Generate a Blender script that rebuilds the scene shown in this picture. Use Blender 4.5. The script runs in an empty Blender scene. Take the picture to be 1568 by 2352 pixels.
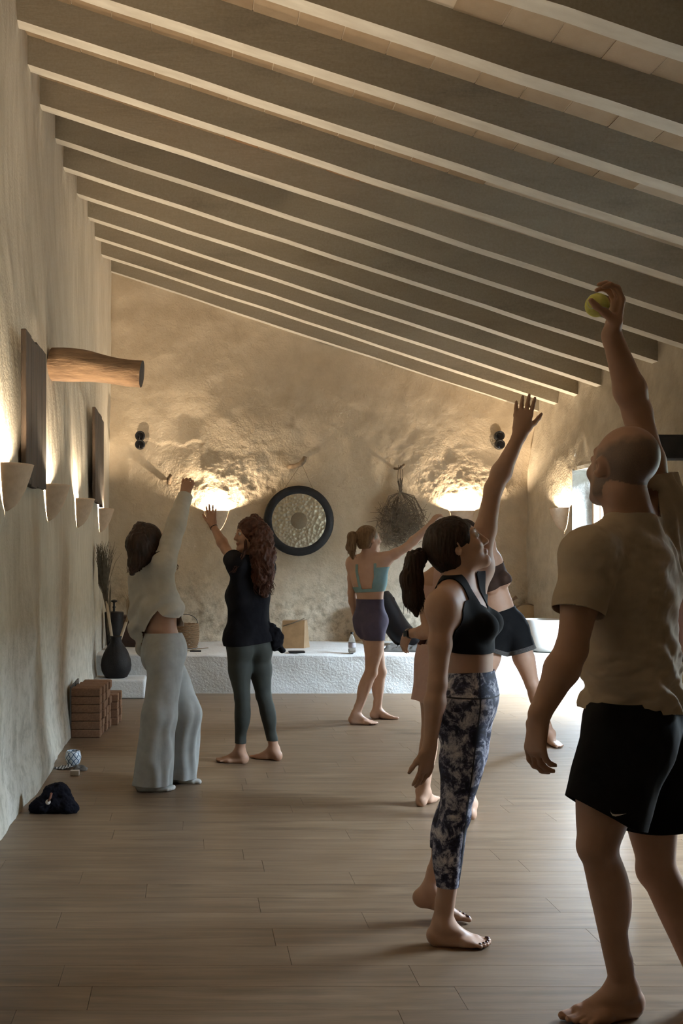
import bpy, bmesh, math, random
import numpy as np
from mathutils import Vector

# ------------------------------------------------------------------ camera, world, light, exposure
S = bpy.context.scene
F_PX, CX, CY, CAM_H = 2350.0, 440.0, 1272.0, 1.46     # focal length and principal point in pixels of 1568x2352
cam_data = bpy.data.cameras.new('camera')
cam_data.sensor_fit = 'VERTICAL'
cam_data.sensor_height = 36.0
cam_data.sensor_width = 24.0
cam_data.lens = 36.0 * F_PX / 2352.0
cam_data.shift_x = (784 - CX) / 2352.0
cam_data.shift_y = (CY - 1176) / 2352.0
cam_data.clip_start = 0.05
cam = bpy.data.objects.new('camera', cam_data)
cam.location = (0, 0, CAM_H)
cam.rotation_euler = (math.pi / 2, 0, 0)
S.collection.objects.link(cam)
S.camera = cam

SKY_STRENGTH = 165.0
world = bpy.data.worlds.new('overcast_sky')
S.world = world
world.use_nodes = True
bg = world.node_tree.nodes['Background']
bg.inputs[0].default_value = (0.66, 0.83, 1.0, 1)
bg.inputs[1].default_value = SKY_STRENGTH
S.view_settings.view_transform = 'Standard'
S.view_settings.look = 'None'
S.view_settings.gamma = 1.0
S.view_settings.use_curve_mapping = False
S.view_settings.exposure = 0.0
S.cycles.max_bounces = 6
S.cycles.diffuse_bounces = 4
S.cycles.glossy_bounces = 3
S.cycles.transmission_bounces = 6
S.cycles.sample_clamp_indirect = 4.0
S.cycles.use_adaptive_sampling = True
S.cycles.adaptive_threshold = 0.03
S.cycles.caustics_reflective = False
S.cycles.caustics_refractive = False

# daylight comes in through these openings (y0, y1, z0, z1) of the right wall
WR = 4.0                 # inner face of right wall
WALL_T = 0.55
OPENINGS = [(9.35, 10.72, 0.0, 2.33), (4.4, 5.9, 0.0, 2.4)]
def portal(name, loc, rot, sx, sy):
    l = bpy.data.lights.new(name, 'AREA')
    l.shape = 'RECTANGLE'; l.size = sx; l.size_y = sy
    l.cycles.is_portal = True
    o = bpy.data.objects.new(name, l); o.location = loc; o.rotation_euler = rot
    S.collection.objects.link(o)
for (a, b, c, d) in OPENINGS:
    portal('daylight_portal', (WR + WALL_T + .02, (a + b) / 2, (c + d) / 2), (0, math.pi / 2, 0), d - c, b - a)
Y_FRONT = -2.2
LAMP_W = 88.0

# ------------------------------------------------------------------ helpers
def P(px, py, d):
    return np.array([(px - CX) / F_PX * d, d, CAM_H - (py - CY) / F_PX * d])
def GP(px, py, z=0.0):
    d = (CAM_H - z) * F_PX / (py - CY)
    return P(px, py, d)
def nrm(v):
    v = np.asarray(v, float); return v / (np.linalg.norm(v) + 1e-12)

def tag(o, label=None, cat=None, group=None, kind=None):
    if label: o['label'] = label
    if cat: o['category'] = cat
    if group: o['group'] = group
    if kind: o['kind'] = kind
    return o
def link(o, parent=None):
    S.collection.objects.link(o)
    if parent is not None: o.parent = parent
    return o
def empty(name, loc):
    o = bpy.data.objects.new(name, None); o.empty_display_size = .1
    o.location = Vector(loc); return link(o)
def mesh_from(name, V, F, smooth=False):
    me = bpy.data.meshes.new(name)
    V = np.asarray(V, np.float32)
    if isinstance(F, np.ndarray):
        n = F.shape[1]
        me.vertices.add(len(V)); me.vertices.foreach_set('co', V.ravel())
        me.loops.add(F.size); me.loops.foreach_set('vertex_index', F.astype(np.int32).ravel())
        me.polygons.add(len(F))
        me.polygons.foreach_set('loop_start', np.arange(0, F.size, n, dtype=np.int32))
        me.polygons.foreach_set('loop_total', np.full(len(F), n, np.int32))
        me.update(calc_edges=True)
    else:
        me.from_pydata([tuple(map(float, v)) for v in V], [], [tuple(map(int, f)) for f in F]); me.update()
    if smooth:
        me.polygons.foreach_set('use_smooth', np.ones(len(me.polygons), bool))
    return me
def root_loc(parent):
    loc = np.zeros(3); p = parent
    while p is not None:
        loc += np.array(p.location); p = p.parent
    return loc
def obj(name, V, F, mat, parent=None, smooth=False):
    """world-space vertices -> mesh object, local to its parent's origin"""
    V = np.asarray(V, float)
    if parent is not None: V = V - root_loc(parent)
    me = mesh_from(name, V, F, smooth)
    o = bpy.data.objects.new(name, me)
    if mat is not None: me.materials.append(mat)
    return link(o, parent)

class MB:
    """collects simple shapes into one mesh"""
    def __init__(s): s.V = []; s.F = []
    def add(s, V, F):
        n = len(s.V); s.V += [tuple(map(float, v)) for v in V]; s.F += [tuple(i + n for i in f) for f in F]; return s
    def box(s, c, h, ax=None, taper=1.0):
        c = np.asarray(c, float); ax = np.eye(3) if ax is None else np.asarray(ax, float)
        V = []
        for z in (-1, 1):
            t = taper if z > 0 else 1.0
            for x, y in ((-1, -1), (1, -1), (1, 1), (-1, 1)):
                V.append(c + ax[0] * h[0] * x * t + ax[1] * h[1] * y * t + ax[2] * h[2] * z)
        return s.add(V, [(0, 3, 2, 1), (4, 5, 6, 7), (0, 1, 5, 4), (1, 2, 6, 5), (2, 3, 7, 6), (3, 0, 4, 7)])
    def tube(s, pts, rad, n=8, cap=True):
        pts = [np.asarray(p, float) for p in pts]
        rad = [rad] * len(pts) if np.isscalar(rad) else rad
        up = np.array([0.31, 0.17, 0.93]); V = []; F = []
        for i, p in enumerate(pts):
            t = nrm(pts[min(i + 1, len(pts) - 1)] - pts[max(i - 1, 0)])
            a = nrm(np.cross(t, up)) if abs(np.dot(t, nrm(up))) < .97 else nrm(np.cross(t, [1, 0, 0]))
            b = np.cross(t, a)
            for k in range(n):
                w = 2 * math.pi * k / n
                V.append(p + rad[i] * (math.cos(w) * a + math.sin(w) * b))
        for i in range(len(pts) - 1):
            for k in range(n):
                k2 = (k + 1) % n
                F.append((i * n + k, i * n + k2, (i + 1) * n + k2, (i + 1) * n + k))
        if cap:
            F.append(tuple(range(n - 1, -1, -1))); F.append(tuple((len(pts) - 1) * n + k for k in range(n)))
        return s.add(V, F)
    def lathe(s, c, prof, ax=None, n=32, a0=0.0, a1=2 * math.pi, close=True):
        """prof = [(r, h)], axis = ax[2]"""
        c = np.asarray(c, float); ax = np.eye(3) if ax is None else np.asarray(ax, float)
        V = []; F = []; m = n if close else n + 1
        for r, h in prof:
            for k in range(m):
                w = a0 + (a1 - a0) * k / n
                V.append(c + ax[0] * r * math.cos(w) + ax[1] * r * math.sin(w) + ax[2] * h)
        for i in range(len(prof) - 1):
            for k in range(n):
                k2 = (k + 1) % m
                F.append((i * m + k, i * m + k2, (i + 1) * m + k2, (i + 1) * m + k))
        return s.add(V, F)
    def build(s, name, mat, parent=None, smooth=False):
        return obj(name, s.V, s.F, mat, parent, smooth)
def mod_solidify(o, t, off=-1.0):
    m = o.modifiers.new('thickness', 'SOLIDIFY'); m.thickness = t; m.offset = off; return o
def mod_bevel(o, w, seg=2):
    m = o.modifiers.new('bevel', 'BEVEL'); m.width = w; m.segments = seg; m.limit_method = 'ANGLE'; return o

# value noise ---------------------------------------------------------------
def _hash(i, j, k, seed):
    n = (i * 374761393 + j * 668265263 + k * 2147483647 + seed * 974711) & 0x7fffffff
    n = ((n ^ (n >> 13)) * 1274126177) & 0x7fffffff
    n = (n ^ (n >> 16)) & 0xffff
    return n / 65535.0
def vnoise(p, seed=0):
    p = np.asarray(p, float); i = np.floor(p).astype(np.int64); f = p - i; f = f * f * (3 - 2 * f)
    r = 0
    for dx in (0, 1):
        wx = f[..., 0] if dx else 1 - f[..., 0]
        for dy in (0, 1):
            wy = f[..., 1] if dy else 1 - f[..., 1]
            for dz in (0, 1):
                wz = f[..., 2] if dz else 1 - f[..., 2]
                r = r + wx * wy * wz * _hash(i[..., 0] + dx, i[..., 1] + dy, i[..., 2] + dz, seed)
    return r * 2 - 1
def fbm(p, oct=4, seed=0, gain=.5):
    p = np.asarray(p, float); a = 1.0; s = 0
    for o in range(oct):
        s = s + a * vnoise(p * (2 ** o), seed + o); a *= gain
    return s
def sstep(a, b, x):
    t = np.clip((x - a) / (b - a), 0, 1); return t * t * (3 - 2 * t)

# ------------------------------------------------------------------ materials
class NT:
    def __init__(s, name):
        s.m = bpy.data.materials.new(name); s.m.use_nodes = True
        s.t = s.m.node_tree; s.b = s.t.nodes['Principled BSDF']
        s.tc = s.t.nodes.new('ShaderNodeTexCoord')
    def n(s, kind, **kw):
        x = s.t.nodes.new(kind)
        for k, v in kw.items(): setattr(x, k, v)
        return x
    def l(s, a, b): s.t.links.new(a, b)
    def coord(s, scale=(1, 1, 1), src='Object', rot=(0, 0, 0)):
        m = s.n('ShaderNodeMapping'); s.l(s.tc.outputs[src], m.inputs[0])
        m.inputs['Scale'].default_value = scale; m.inputs['Rotation'].default_value = rot
        return m.outputs[0]
    def noise(s, vec, scale, detail=4, rough=.55, dist=0.0):
        x = s.n('ShaderNodeTexNoise'); s.l(vec, x.inputs['Vector'])
        x.inputs['Scale'].default_value = scale; x.inputs['Detail'].default_value = detail
        x.inputs['Roughness'].default_value = rough; x.inputs['Distortion'].default_value = dist
        return x.outputs['Fac']
    def ramp(s, fac, stops):
        r = s.n('ShaderNodeValToRGB'); s.l(fac, r.inputs[0])
        e = r.color_ramp.elements
        while len(e) > 1: e.remove(e[-1])
        e[0].position = stops[0][0]; e[0].color = (*stops[0][1], 1)
        for p_, c_ in stops[1:]:
            x = e.new(p_); x.color = (*c_, 1)
        return r.outputs[0]
    def mix(s, fac, a, b, mode='MIX'):
        x = s.n('ShaderNodeMix', data_type='RGBA', blend_type=mode)
        for val, i in ((fac, 0), (a, 6), (b, 7)):
            if isinstance(val, (int, float)): x.inputs[i].default_value = val
            elif isinstance(val, tuple): x.inputs[i].default_value = (*val, 1)
            else: s.l(val, x.inputs[i])
        return x.outputs[2]
    def math(s, op, a, b=0.0):
        x = s.n('ShaderNodeMath', operation=op)
        for val, i in ((a, 0), (b, 1)):
            if isinstance(val, (int, float)): x.inputs[i].default_value = val
            else: s.l(val, x.inputs[i])
        return x.outputs[0]
    def color(s, c):
        if isinstance(c, tuple): s.b.inputs['Base Color'].default_value = (*c, 1)
        else: s.l(c, s.b.inputs['Base Color'])
        return s
    def rough(s, r):
        if isinstance(r, (int, float)): s.b.inputs['Roughness'].default_value = r
        else: s.l(r, s.b.inputs['Roughness'])
        return s
    def bump(s, h, strength=.3, dist=.01):
        x = s.n('ShaderNodeBump'); s.l(h, x.inputs['Height'])
        x.inputs['Strength'].default_value = strength; x.inputs['Distance'].default_value = dist
        s.l(x.outputs[0], s.b.inputs['Normal']); return s
    def spec(s, v): s.b.inputs['Specular IOR Level'].default_value = v; return s

def simple(name, c1, c2, scale=6.0, rough=.7, bump=.0, stretch=(1, 1, 1), bscale=None, spec=.4, metal=0.0, detail=5):
    t = NT(name); v = t.coord(stretch)
    f = t.noise(v, scale, detail)
    t.color(t.ramp(f, [(.3, c1), (.7, c2)])).rough(rough).spec(spec)
    if bump: t.bump(t.noise(v, bscale or scale * 4, 5), bump)
    t.b.inputs['Metallic'].default_value = metal
    return t.m

def plaster(name, base, dark, light, stain=(.2, .17, .12), low_stain=0.0, streak=False):
    t = NT(name)
    v = t.coord((1, 1, 1)); vs = t.coord((1, 2.2, .35)) if streak else v
    big = t.noise(vs, 1.1, 6, .6); mid = t.noise(vs, 5.0, 6, .65); fine = t.noise(v, 40, 4, .6)
    c = t.ramp(big, [(.3, dark), (.5, base), (.72, light)])
    c = t.mix(.45, c, t.ramp(mid, [(.3, dark), (.65, light)]))
    if low_stain:
        sx = t.n('ShaderNodeSeparateXYZ'); t.l(t.tc.outputs['Object'], sx.inputs[0])
        zr = t.n('ShaderNodeMapRange'); t.l(sx.outputs[2], zr.inputs[0])
        zr.inputs[1].default_value = 1.5; zr.inputs[2].default_value = .45
        zr.inputs[3].default_value = 0; zr.inputs[4].default_value = 1
        sp = t.ramp(t.noise(v, 9, 7, .72), [(.46, (0, 0, 0)), (.62, (1, 1, 1))])
        m = t.math('MULTIPLY', t.math('MULTIPLY', zr.outputs[0], sp), low_stain)
        c = t.mix(m, c, stain)
    t.color(c).rough(.92).spec(.15)
    h = t.math('ADD', t.math('MULTIPLY', mid, .7), t.math('MULTIPLY', fine, .35))
    t.bump(h, .55, .03)
    return t.m

M = {}
M['back_plaster'] = plaster('back_plaster', (.58, .49, .37), (.48, .395, .29), (.68, .59, .47), stain=(.16, .13, .09), low_stain=.8)
M['left_plaster'] = plaster('left_plaster', (.64, .595, .51), (.51, .47, .39), (.75, .715, .64), stain=(.27, .25, .19), low_stain=.5, streak=True)
M['right_plaster'] = plaster('right_plaster', (.52, .46, .36), (.36, .31, .24), (.66, .60, .50))
M['white_wash'] = plaster('white_wash', (.70, .71, .70), (.62, .62, .60), (.78, .79, .79))
M['jamb_stone'] = plaster('jamb_stone', (.55, .55, .53), (.30, .28, .24), (.72, .72, .70))

def beam_mat():
    t = NT('limewashed_beam')
    v = t.coord((.35, 1.6, 1.6), rot=(0, 0, 0)); o = t.coord((1, 1, 1))
    oi = t.n('ShaderNodeObjectInfo')
    vv = t.n('ShaderNodeVectorMath', operation='ADD'); t.l(v, vv.inputs[0])
    cmb = t.n('ShaderNodeCombineXYZ'); t.l(t.math('MULTIPLY', oi.outputs['Random'], 40.0), cmb.inputs[0]); t.l(cmb.outputs[0], vv.inputs[1])
    big = t.noise(vv.outputs[0], 1.6, 7, .62); grit = t.noise(o, 60, 3)
    c = t.ramp(big, [(.30, (.12, .102, .073)), (.45, (.23, .205, .158)), (.72, (.30, .273, .22))])
    c = t.mix(.25, c, t.ramp(grit, [(.3, (.30, .26, .20)), (.7, (.50, .46, .39))]))
    c = t.mix(t.math('MULTIPLY', oi.outputs['Random'], .25), c, (.33, .27, .19))
    t.color(c).rough(.9).spec(.15)
    t.bump(t.noise(v, 14, 6), .35, .01)
    return t.m
M['beam'] = beam_mat()
def beam_under():  # paler than the beam sides: light from the floor put into the colour
    t = NT('limewashed_beam_lit_soffit'); v = t.coord((.4, 2, 2))
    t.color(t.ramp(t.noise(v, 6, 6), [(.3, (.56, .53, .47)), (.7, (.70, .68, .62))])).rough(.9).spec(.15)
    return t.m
M['beam_soffit_lit'] = beam_under()
def tile_mat():
    t = NT('ceiling_tile'); v = t.coord((1, 1, 1)); oi = t.n('ShaderNodeObjectInfo')
    c = t.ramp(oi.outputs['Random'], [(0, (.32, .235, .15)), (.55, (.38, .285, .19)), (.85, (.44, .35, .25)), (1, (.38, .20, .10))])
    c = t.mix(.4, c, t.ramp(t.noise(v, 7, 6), [(.3, (.24, .165, .10)), (.7, (.46, .36, .26))]))
    t.color(c).rough(.9).spec(.15).bump(t.noise(v, 30, 4), .2)
    return t.m
M['tile'] = tile_mat()
def floor_mat():
    t = NT('oak_plank'); v = t.coord((.55, 6.0, 1)); oi = t.n('ShaderNodeObjectInfo')
    cmb = t.n('ShaderNodeCombineXYZ'); t.l(t.math('MULTIPLY', oi.outputs['Random'], 60.0), cmb.inputs[1])
    vv = t.n('ShaderNodeVectorMath', operation='ADD'); t.l(v, vv.inputs[0]); t.l(cmb.outputs[0], vv.inputs[1])
    g = t.noise(vv.outputs[0], 3.0, 7, .62, .6); g2 = t.noise(vv.outputs[0], 14, 5, .6)
    c = t.ramp(g, [(.34, (.085, .052, .030)), (.5, (.15, .098, .058)), (.66, (.225, .155, .098))])
    c = t.mix(.25, c, t.ramp(g2, [(.35, (.11, .07, .042)), (.65, (.26, .185, .118))]))
    c = t.mix(t.math('MULTIPLY', oi.outputs['Random'], .35), c, (.19, .125, .078))
    t.color(c).spec(.5)
    t.rough(t.ramp(g2, [(.3, (.36, .36, .36)), (.7, (.48, .48, .48))]))
    t.bump(g2, .06, .004)
    return t.m
M['floor'] = floor_mat()
M['joint'] = simple('dark_joint', (.11, .08, .055), (.14, .10, .07), rough=.9)
M['mortar'] = simple('tile_mortar', (.60, .52, .42), (.70, .62, .52), rough=.95)
M['dark_wood'] = simple('dark_weathered_wood', (.025, .018, .012), (.075, .05, .033), 5, .8, .5, (6, 6, .6))
M['log_wood'] = simple('log_wood', (.14, .085, .05), (.34, .22, .13), 5, .8, .8, (.8, 5, 5))
M['black_timber'] = simple('charred_timber', (.006, .006, .007), (.02, .017, .015), 8, .8, .4)
M['red_wood'] = simple('red_brown_wood', (.13, .05, .03), (.20, .08, .045), 5, .6, .2, (6, 6, .7))
M['door_wood'] = simple('door_pine', (.46, .30, .17), (.60, .42, .26), 5, .6, .2, (5, 5, .5))
M['lamp_clay'] = simple('lamp_clay', (.62, .48, .36), (.72, .58, .45), 20, .85, .2)
M['black_plastic'] = simple('black_plastic', (.008, .008, .010), (.014, .014, .016), 20, .35)
M['terrace'] = simple('terrace_stone', (.45, .44, .42), (.55, .54, .52), 3, .9, .2)
M['sky_block'] = simple('dark_sky_block', (.08, .08, .06), (.14, .13, .10), 3, .95, .3)  # dark, so the added light block outside bounces little
M['roof'] = simple('roof_underside', (.35, .3, .24), (.42, .36, .3), 3, .9)
def emis(name, col, st):
    t = NT(name); t.color(col)
    t.b.inputs['Emission Color'].default_value = (*col, 1); t.b.inputs['Emission Strength'].default_value = st
    return t.m
M['bulb'] = emis('warm_bulb', (1.0, .72, .38), 40)

# ------------------------------------------------------------------ room shell
D_BACK = 12.2
BENCH_Y = 10.7
ZC0 = CAM_H + 3.36      # beam soffit height at x = -1
SL = -.328
def ceil_z(x): return ZC0 + SL * (x + 1.0)
def left_x(y, z):
    lean = sstep(1.2, 4.6, z) * np.clip((12.2 - y) / 6.0, 0, 1.2) * .16
    return -1.0 - lean + .03 * sstep(9.5, 12.2, y)

def grid(us, vs, fn):
    U, Vv = np.meshgrid(us, vs, indexing='ij'); V = fn(U.ravel(), Vv.ravel())
    nu, nv = len(us), len(vs); a = (np.arange(nu - 1)[:, None] * nv + np.arange(nv - 1)[None, :]).ravel()
    return V, np.stack([a, a + nv, a + nv + 1, a + 1], 1)

# back wall
def back_fn(x, z):
    p = np.stack([x * 1.3, z * 1.3, x * 0], 1)
    h = fbm(p, 3, 3) * .035 + fbm(p * 6, 4, 11) * .005
    for (lx, r) in ((.55, .62), (3.22, .6)):                      # coarse rubble showing above the wall lamps
        m = np.exp(-(((x - lx) / r) ** 2 + ((z - 2.28) / .42) ** 2))
        h = h + m * (np.abs(fbm(p * np.array([13, 17, 1]), 4, 21, .6)) * .0085 - .002)
    low = sstep(1.35, .75, z)
    h = h + low * (fbm(p * 5, 4, 31) * .018)
    # lip of an old plaster patch beside the lamp
    edge = .02 * np.sin(x * 9) + .02 * np.sin(x * 23 + 1)
    patch = sstep(-.76, -.70, x) * sstep(.16, .10, x) * sstep(2.8 + edge, 2.77 + edge, z) * sstep(2.2, 2.35, z)
    h = h - patch * .015
    for lx in (.295, 3.22): h = h * (1 - sstep(.30, .17, np.abs(x - lx)) * sstep(1.55, 1.68, z) * sstep(2.12, 1.98, z))
    y = D_BACK - np.clip(h, -.06, .08)
    return np.stack([x, y, z], 1)
V, Fq = grid(np.linspace(-1.3, 4.35, 340), np.linspace(-.02, 5.3, 320), back_fn)
tag(obj('wall_back', V, Fq, M['back_plaster'], smooth=True), kind='structure')

# left wall
LAMP_YS = (5.53, 7.16, 8.97, 10.95, 3.85, 2.15)  # last two: out of view, added as warm foreground fill, continuing the row
def left_fn(y, z):
    p = np.stack([y * .9, z * .35, y * 0], 1)
    h = fbm(p * 1.2, 3, 5) * .030 + fbm(np.stack([y * 5, z * 1.6, y * 0], 1), 4, 8) * .008
    low = np.exp(-((z - .9) / .5) ** 2) * np.exp(-((y - 6.2) / 1.2) ** 2)
    h = h + low * fbm(p * 6, 3, 14) * .02
    h = h + .04 * sstep(.35, 0, z)
    for (ya, yb) in ((5.9, 7.0), (9.8, 11.05)): h = h * (1 - sstep(ya - .15, ya, y) * sstep(yb + .15, yb, y) * sstep(1.6, 1.8, z) * sstep(3.1, 2.9, z))
    for yl in LAMP_YS: h = h * (1 - sstep(.30, .17, np.abs(y - yl)) * sstep(1.55, 1.68, z) * sstep(2.12, 1.98, z))
    return np.stack([left_x(y, z) + np.clip(h, -.06, .06), y, z], 1)
V, Fq = grid(np.concatenate([np.linspace(Y_FRONT - .1, 3.9, 30), np.linspace(4, D_BACK + .1, 380)]), np.linspace(-.02, 5.3, 200), left_fn)
tag(obj('wall_left', V, Fq[:, ::-1], M['left_plaster'], smooth=True), kind='structure')

# right wall: pieces around the openings, one mesh
rw = MB(); RV = []; RF = []
def right_patch(y0, y1, z0, z1):
    n1 = max(2, int((y1 - y0) / .03)) if y1 > 7.5 else max(2, int((y1 - y0) / .3)); n2 = max(2, int((z1 - z0) / .03)) if y1 > 7.5 else max(2, int((z1 - z0) / .3))
    def fn(y, z):
        p = np.stack([y * 2, z * 2, y * 0], 1)
        h = fbm(p, 4, 41) * .010 + np.clip(fbm(p * 3, 4, 43), 0, 1) * .008
        h = h * (1 - sstep(.30, .17, np.abs(y - 10.98)) * sstep(1.55, 1.68, z) * sstep(2.12, 1.98, z))
        return np.stack([WR - h + .1 * sstep(2.3, 3.2, z), y, z], 1)
    V, Fq = grid(np.linspace(y0, y1, n1), np.linspace(z0, z1, n2), fn)
    rw.add(V, [tuple(f) for f in Fq])
ys = [Y_FRONT]
ops = sorted(OPENINGS)
for (a, b, c, d) in ops:
    right_patch(ys[-1], a, -.02, 3.5); right_patch(a, b, d, 3.5); ys.append(b)
right_patch(ys[-1], D_BACK + .1, -.02, 3.5)
tag(rw.build('wall_right', M['right_plaster'], smooth=True), kind='structure')
# outer skin of the right wall, so no daylight gets round
ro = MB(); ys = Y_FRONT - .5
for (a, b, c, d) in ops:
    ro.box((WR + WALL_T - .03, (ys + a) / 2, 1.7), (.03, (a - ys) / 2, 2.0)); ro.box((WR + WALL_T - .03, (a + b) / 2, (d + 3.7) / 2), (.03, (b - a) / 2, (3.7 - d) / 2)); ys = b
ro.box((WR + WALL_T - .03, (ys + D_BACK + .4) / 2, 1.7), (.03, (D_BACK + .4 - ys) / 2, 2.0))
tag(ro.build('wall_outer', M['right_plaster']), kind='structure')
# reveals (jambs and lintels)
rv = MB()
for (a, b, c, d) in ops:
    for yj, sgn in ((a, 1), (b, -1)):
        n1, n2 = 18, 70
        def fn(x, z, yj=yj, sgn=sgn):
            p = np.stack([x * 4, z * 4, x * 0 + yj], 1)
            h = fbm(p, 4, 51) * .02 * sstep(WR - .02, WR + .1, x)
            low = sstep(.45, .1, z)
            h = h + low * (.05 + .05 * fbm(p * 1.5, 3, 54)) * sstep(WR, WR + .08, x)
            return np.stack([x, yj + sgn * np.clip(h, -.01, .12), z], 1)
        V, Fq = grid(np.linspace(WR - .015, WR + WALL_T, n1), np.linspace(-.02, d + .02, n2), fn)
        rv.add(V, [tuple(f) for f in Fq])
    rv.box((WR + WALL_T / 2, (a + b) / 2, d + .02), (WALL_T / 2, (b - a) / 2 + .02, .02))
tag(rv.build('wall_reveal', M['jamb_stone'], smooth=False), kind='structure')
# wall behind the camera
fw = MB()
fw.box((1.6, Y_FRONT - .2, 2.65), (3.1, .2, 2.75))
tag(fw.build('wall_front', M['left_plaster']), kind='structure')
# ground outside
tb = MB(); tb.box((WR + WALL_T + 4, 6, -.14), (4.0, 14, .1)); tb.box((1, Y_FRONT - 4.4, -.14), (9, 4, .1))
tag(tb.build('floor_terrace', M['terrace']), kind='structure')
yw = MB(); yw.box((WR + WALL_T + 2.7, 2.5, 1.45), (.2, 5.0, 1.55)); yw.box((WR + WALL_T + 2.7, 11.5, 1.46), (.2, 4.0, 1.56))  # unseen blocks added outside to cut low sky light through the openings
tag(yw.build('wall_sky_block', M['sky_block']), kind='structure')

# floor: dark base with planks laid across
fl = MB(); fl.box((1.6, (Y_FRONT + D_BACK) / 2, -.031), (3.1, (D_BACK - Y_FRONT) / 2 + .2, .02))
floor = tag(fl.build('floor', M['joint']), kind='structure')
PW = .178
plank_me = None
rng = random.Random(4)
y = BENCH_Y - PW / 2 + .05
rows = []
while y > Y_FRONT:
    rows.append(y); y -= PW
for r_i, y in enumerate(rows):
    L = 1.22
    x = -1.05 - rng.random() * L
    if y < 2.75:                      # out of the picture: one long board a row
        mb = MB(); mb.box((1.6, y, -.0065), (2.9, PW / 2 - .0006, .0065)); mb.build('plank', M['floor'], floor); continue
    while x < WR + .3:
        lo, hi = max(x, -1.2), min(x + L, WR + WALL_T)
        if hi - lo > .05:
            if lo == x and hi == x + L:
                if plank_me is None:
                    mb = MB(); mb.box((0, 0, 0), (L / 2 - .0008, PW / 2 - .0006, .0065)); plank_me = mesh_from('plank', mb.V, mb.F); plank_me.materials.append(M['floor'])
                o = bpy.data.objects.new('plank', plank_me); o.location = ((lo + hi) / 2, y, -.0065); link(o, floor)
            else:
                mb = MB(); mb.box((0, 0, 0), ((hi - lo) / 2 - .0008, PW / 2 - .0006, .0065))
                me = mesh_from('plank', mb.V, mb.F); me.materials.append(M['floor'])
                o = bpy.data.objects.new('plank', me); o.location = ((lo + hi) / 2, y, -.0065); link(o, floor)
        x += L

# ceiling: mortar bed, beams, tiles between the beams
B_SP, B_W, B_H = .622, .115, .195
X0, X1 = -1.35, 4.75
tx = nrm([1, 0, SL]); tz = nrm([-SL, 0, 1]); ty = np.array([0, 1, 0])
cb = MB()
xm = (X0 + X1) / 2
cc = np.array([xm, (Y_FRONT + D_BACK) / 2, ceil_z(xm)]) + tz * (B_H + .038)
half = (X1 - X0) / 2 / tx[0]
cb.box(cc, (half, (D_BACK - Y_FRONT) / 2 + .5, .035), (tx, ty, tz))
ceiling = tag(cb.build('ceiling', M['mortar']), kind='structure')
beam_ys = [6.50 + B_SP * i for i in range(-14, 10)]
beam_me = None
jit = random.Random(9)
for i, yb in enumerate(beam_ys):
    mb = MB(); n = 14; V = []; Fs = []
    for k in range(n + 1):
        w = -half + 2 * half * k / n
        c = np.array([xm, yb + B_W / 2 + jit.uniform(-.004, .004), ceil_z(xm)]) + tx * w + tz * jit.uniform(-.004, .004)
        for (a, b) in ((-1, 0), (1, 0), (1, 1), (-1, 1)):
            V.append(c + ty * a * B_W / 2 + tz * b * (B_H + .01))
    for k in range(n):
        a = k * 4; b = a + 4
        Fs += [(a, a + 1, b + 1, b), (a + 1, a + 2, b + 2, b + 1), (a + 3, a, b, b + 3)]
    o = obj('beam', V, Fs, M['beam'], ceiling)
    o.data.materials.append(M['beam_soffit_lit'])
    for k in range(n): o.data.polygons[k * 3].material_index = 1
TS = .268
tile_cache = {}
count = 0
for i in range(len(beam_ys) - 1):
    ya, yb = beam_ys[i] + B_W, beam_ys[i + 1]
    yc = (ya + yb) / 2
    off = jit.uniform(0, TS)
    s = -half + off - TS
    long_run = None
    while s < half:
        c = np.array([xm, yc, ceil_z(xm)]) + tx * (s + TS / 2) + tz * (B_H + .012)
        px = CX + c[0] / yc * F_PX if yc > 1 else 1e6
        py = CY - (c[2] - CAM_H) / yc * F_PX if yc > 1 else -1e6
        vis = yc > 2.8 and -120 < px < 1700 and -60 < py < 400
        if vis:
            if 't' not in tile_cache:
                mb = MB(); mb.box((0, 0, 0), (TS / 2 - .003, (yb - ya) / 2 + .008, .014), (tx, ty, tz))
                me = mesh_from('tile', mb.V, mb.F); me.materials.append(M['tile']); tile_cache['t'] = me
            o = bpy.data.objects.new('tile', tile_cache['t'])
            o.location = c + tz * jit.uniform(-.003, .003); link(o, ceiling); count += 1
        s += TS
print('tiles', count)

# platform along the back wall and the low step in the left corner
def slab_relief(name, x0, x1, y0, y1, z1, mat, seed):
    V1, F1 = grid(np.linspace(x0, x1, 160), np.linspace(0, 1, 44), lambda u, t: np.stack([
        u, y0 + .03 * sstep(.44, .56, t) * 0 + np.where(t > .45, (np.maximum(t, .45) - .45) / .55 * (y1 - y0), 0) + fbm(np.stack([u * 2, t * 4, t * 0], 1), 3, seed) * .008,
        np.minimum(t / .45, 1) * z1 - .03 * np.exp(-((t - .45) / .03) ** 2) * (.5 + .5 * fbm(np.stack([u * 6, t, t * 0], 1), 3, seed + 3)) + np.where(t > .5, fbm(np.stack([u * 3, t * 9, t * 0], 1), 3, seed + 5) * .006, 0)], 1))
    o = obj(name, V1, F1, mat, smooth=True)
    return o
tag(slab_relief('trim_platform', -1.1, 4.02, BENCH_Y, D_BACK + .1, .417, M['white_wash'], 71), kind='structure')
def step_fn(u, t):
    return None
stp = MB()
stp.box((-.76, 10.52, .095), (.29, .22, .095))
st = stp.build('trim_step', M['white_wash']); mod_bevel(st, .02, 3); tag(st, kind='structure')

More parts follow.
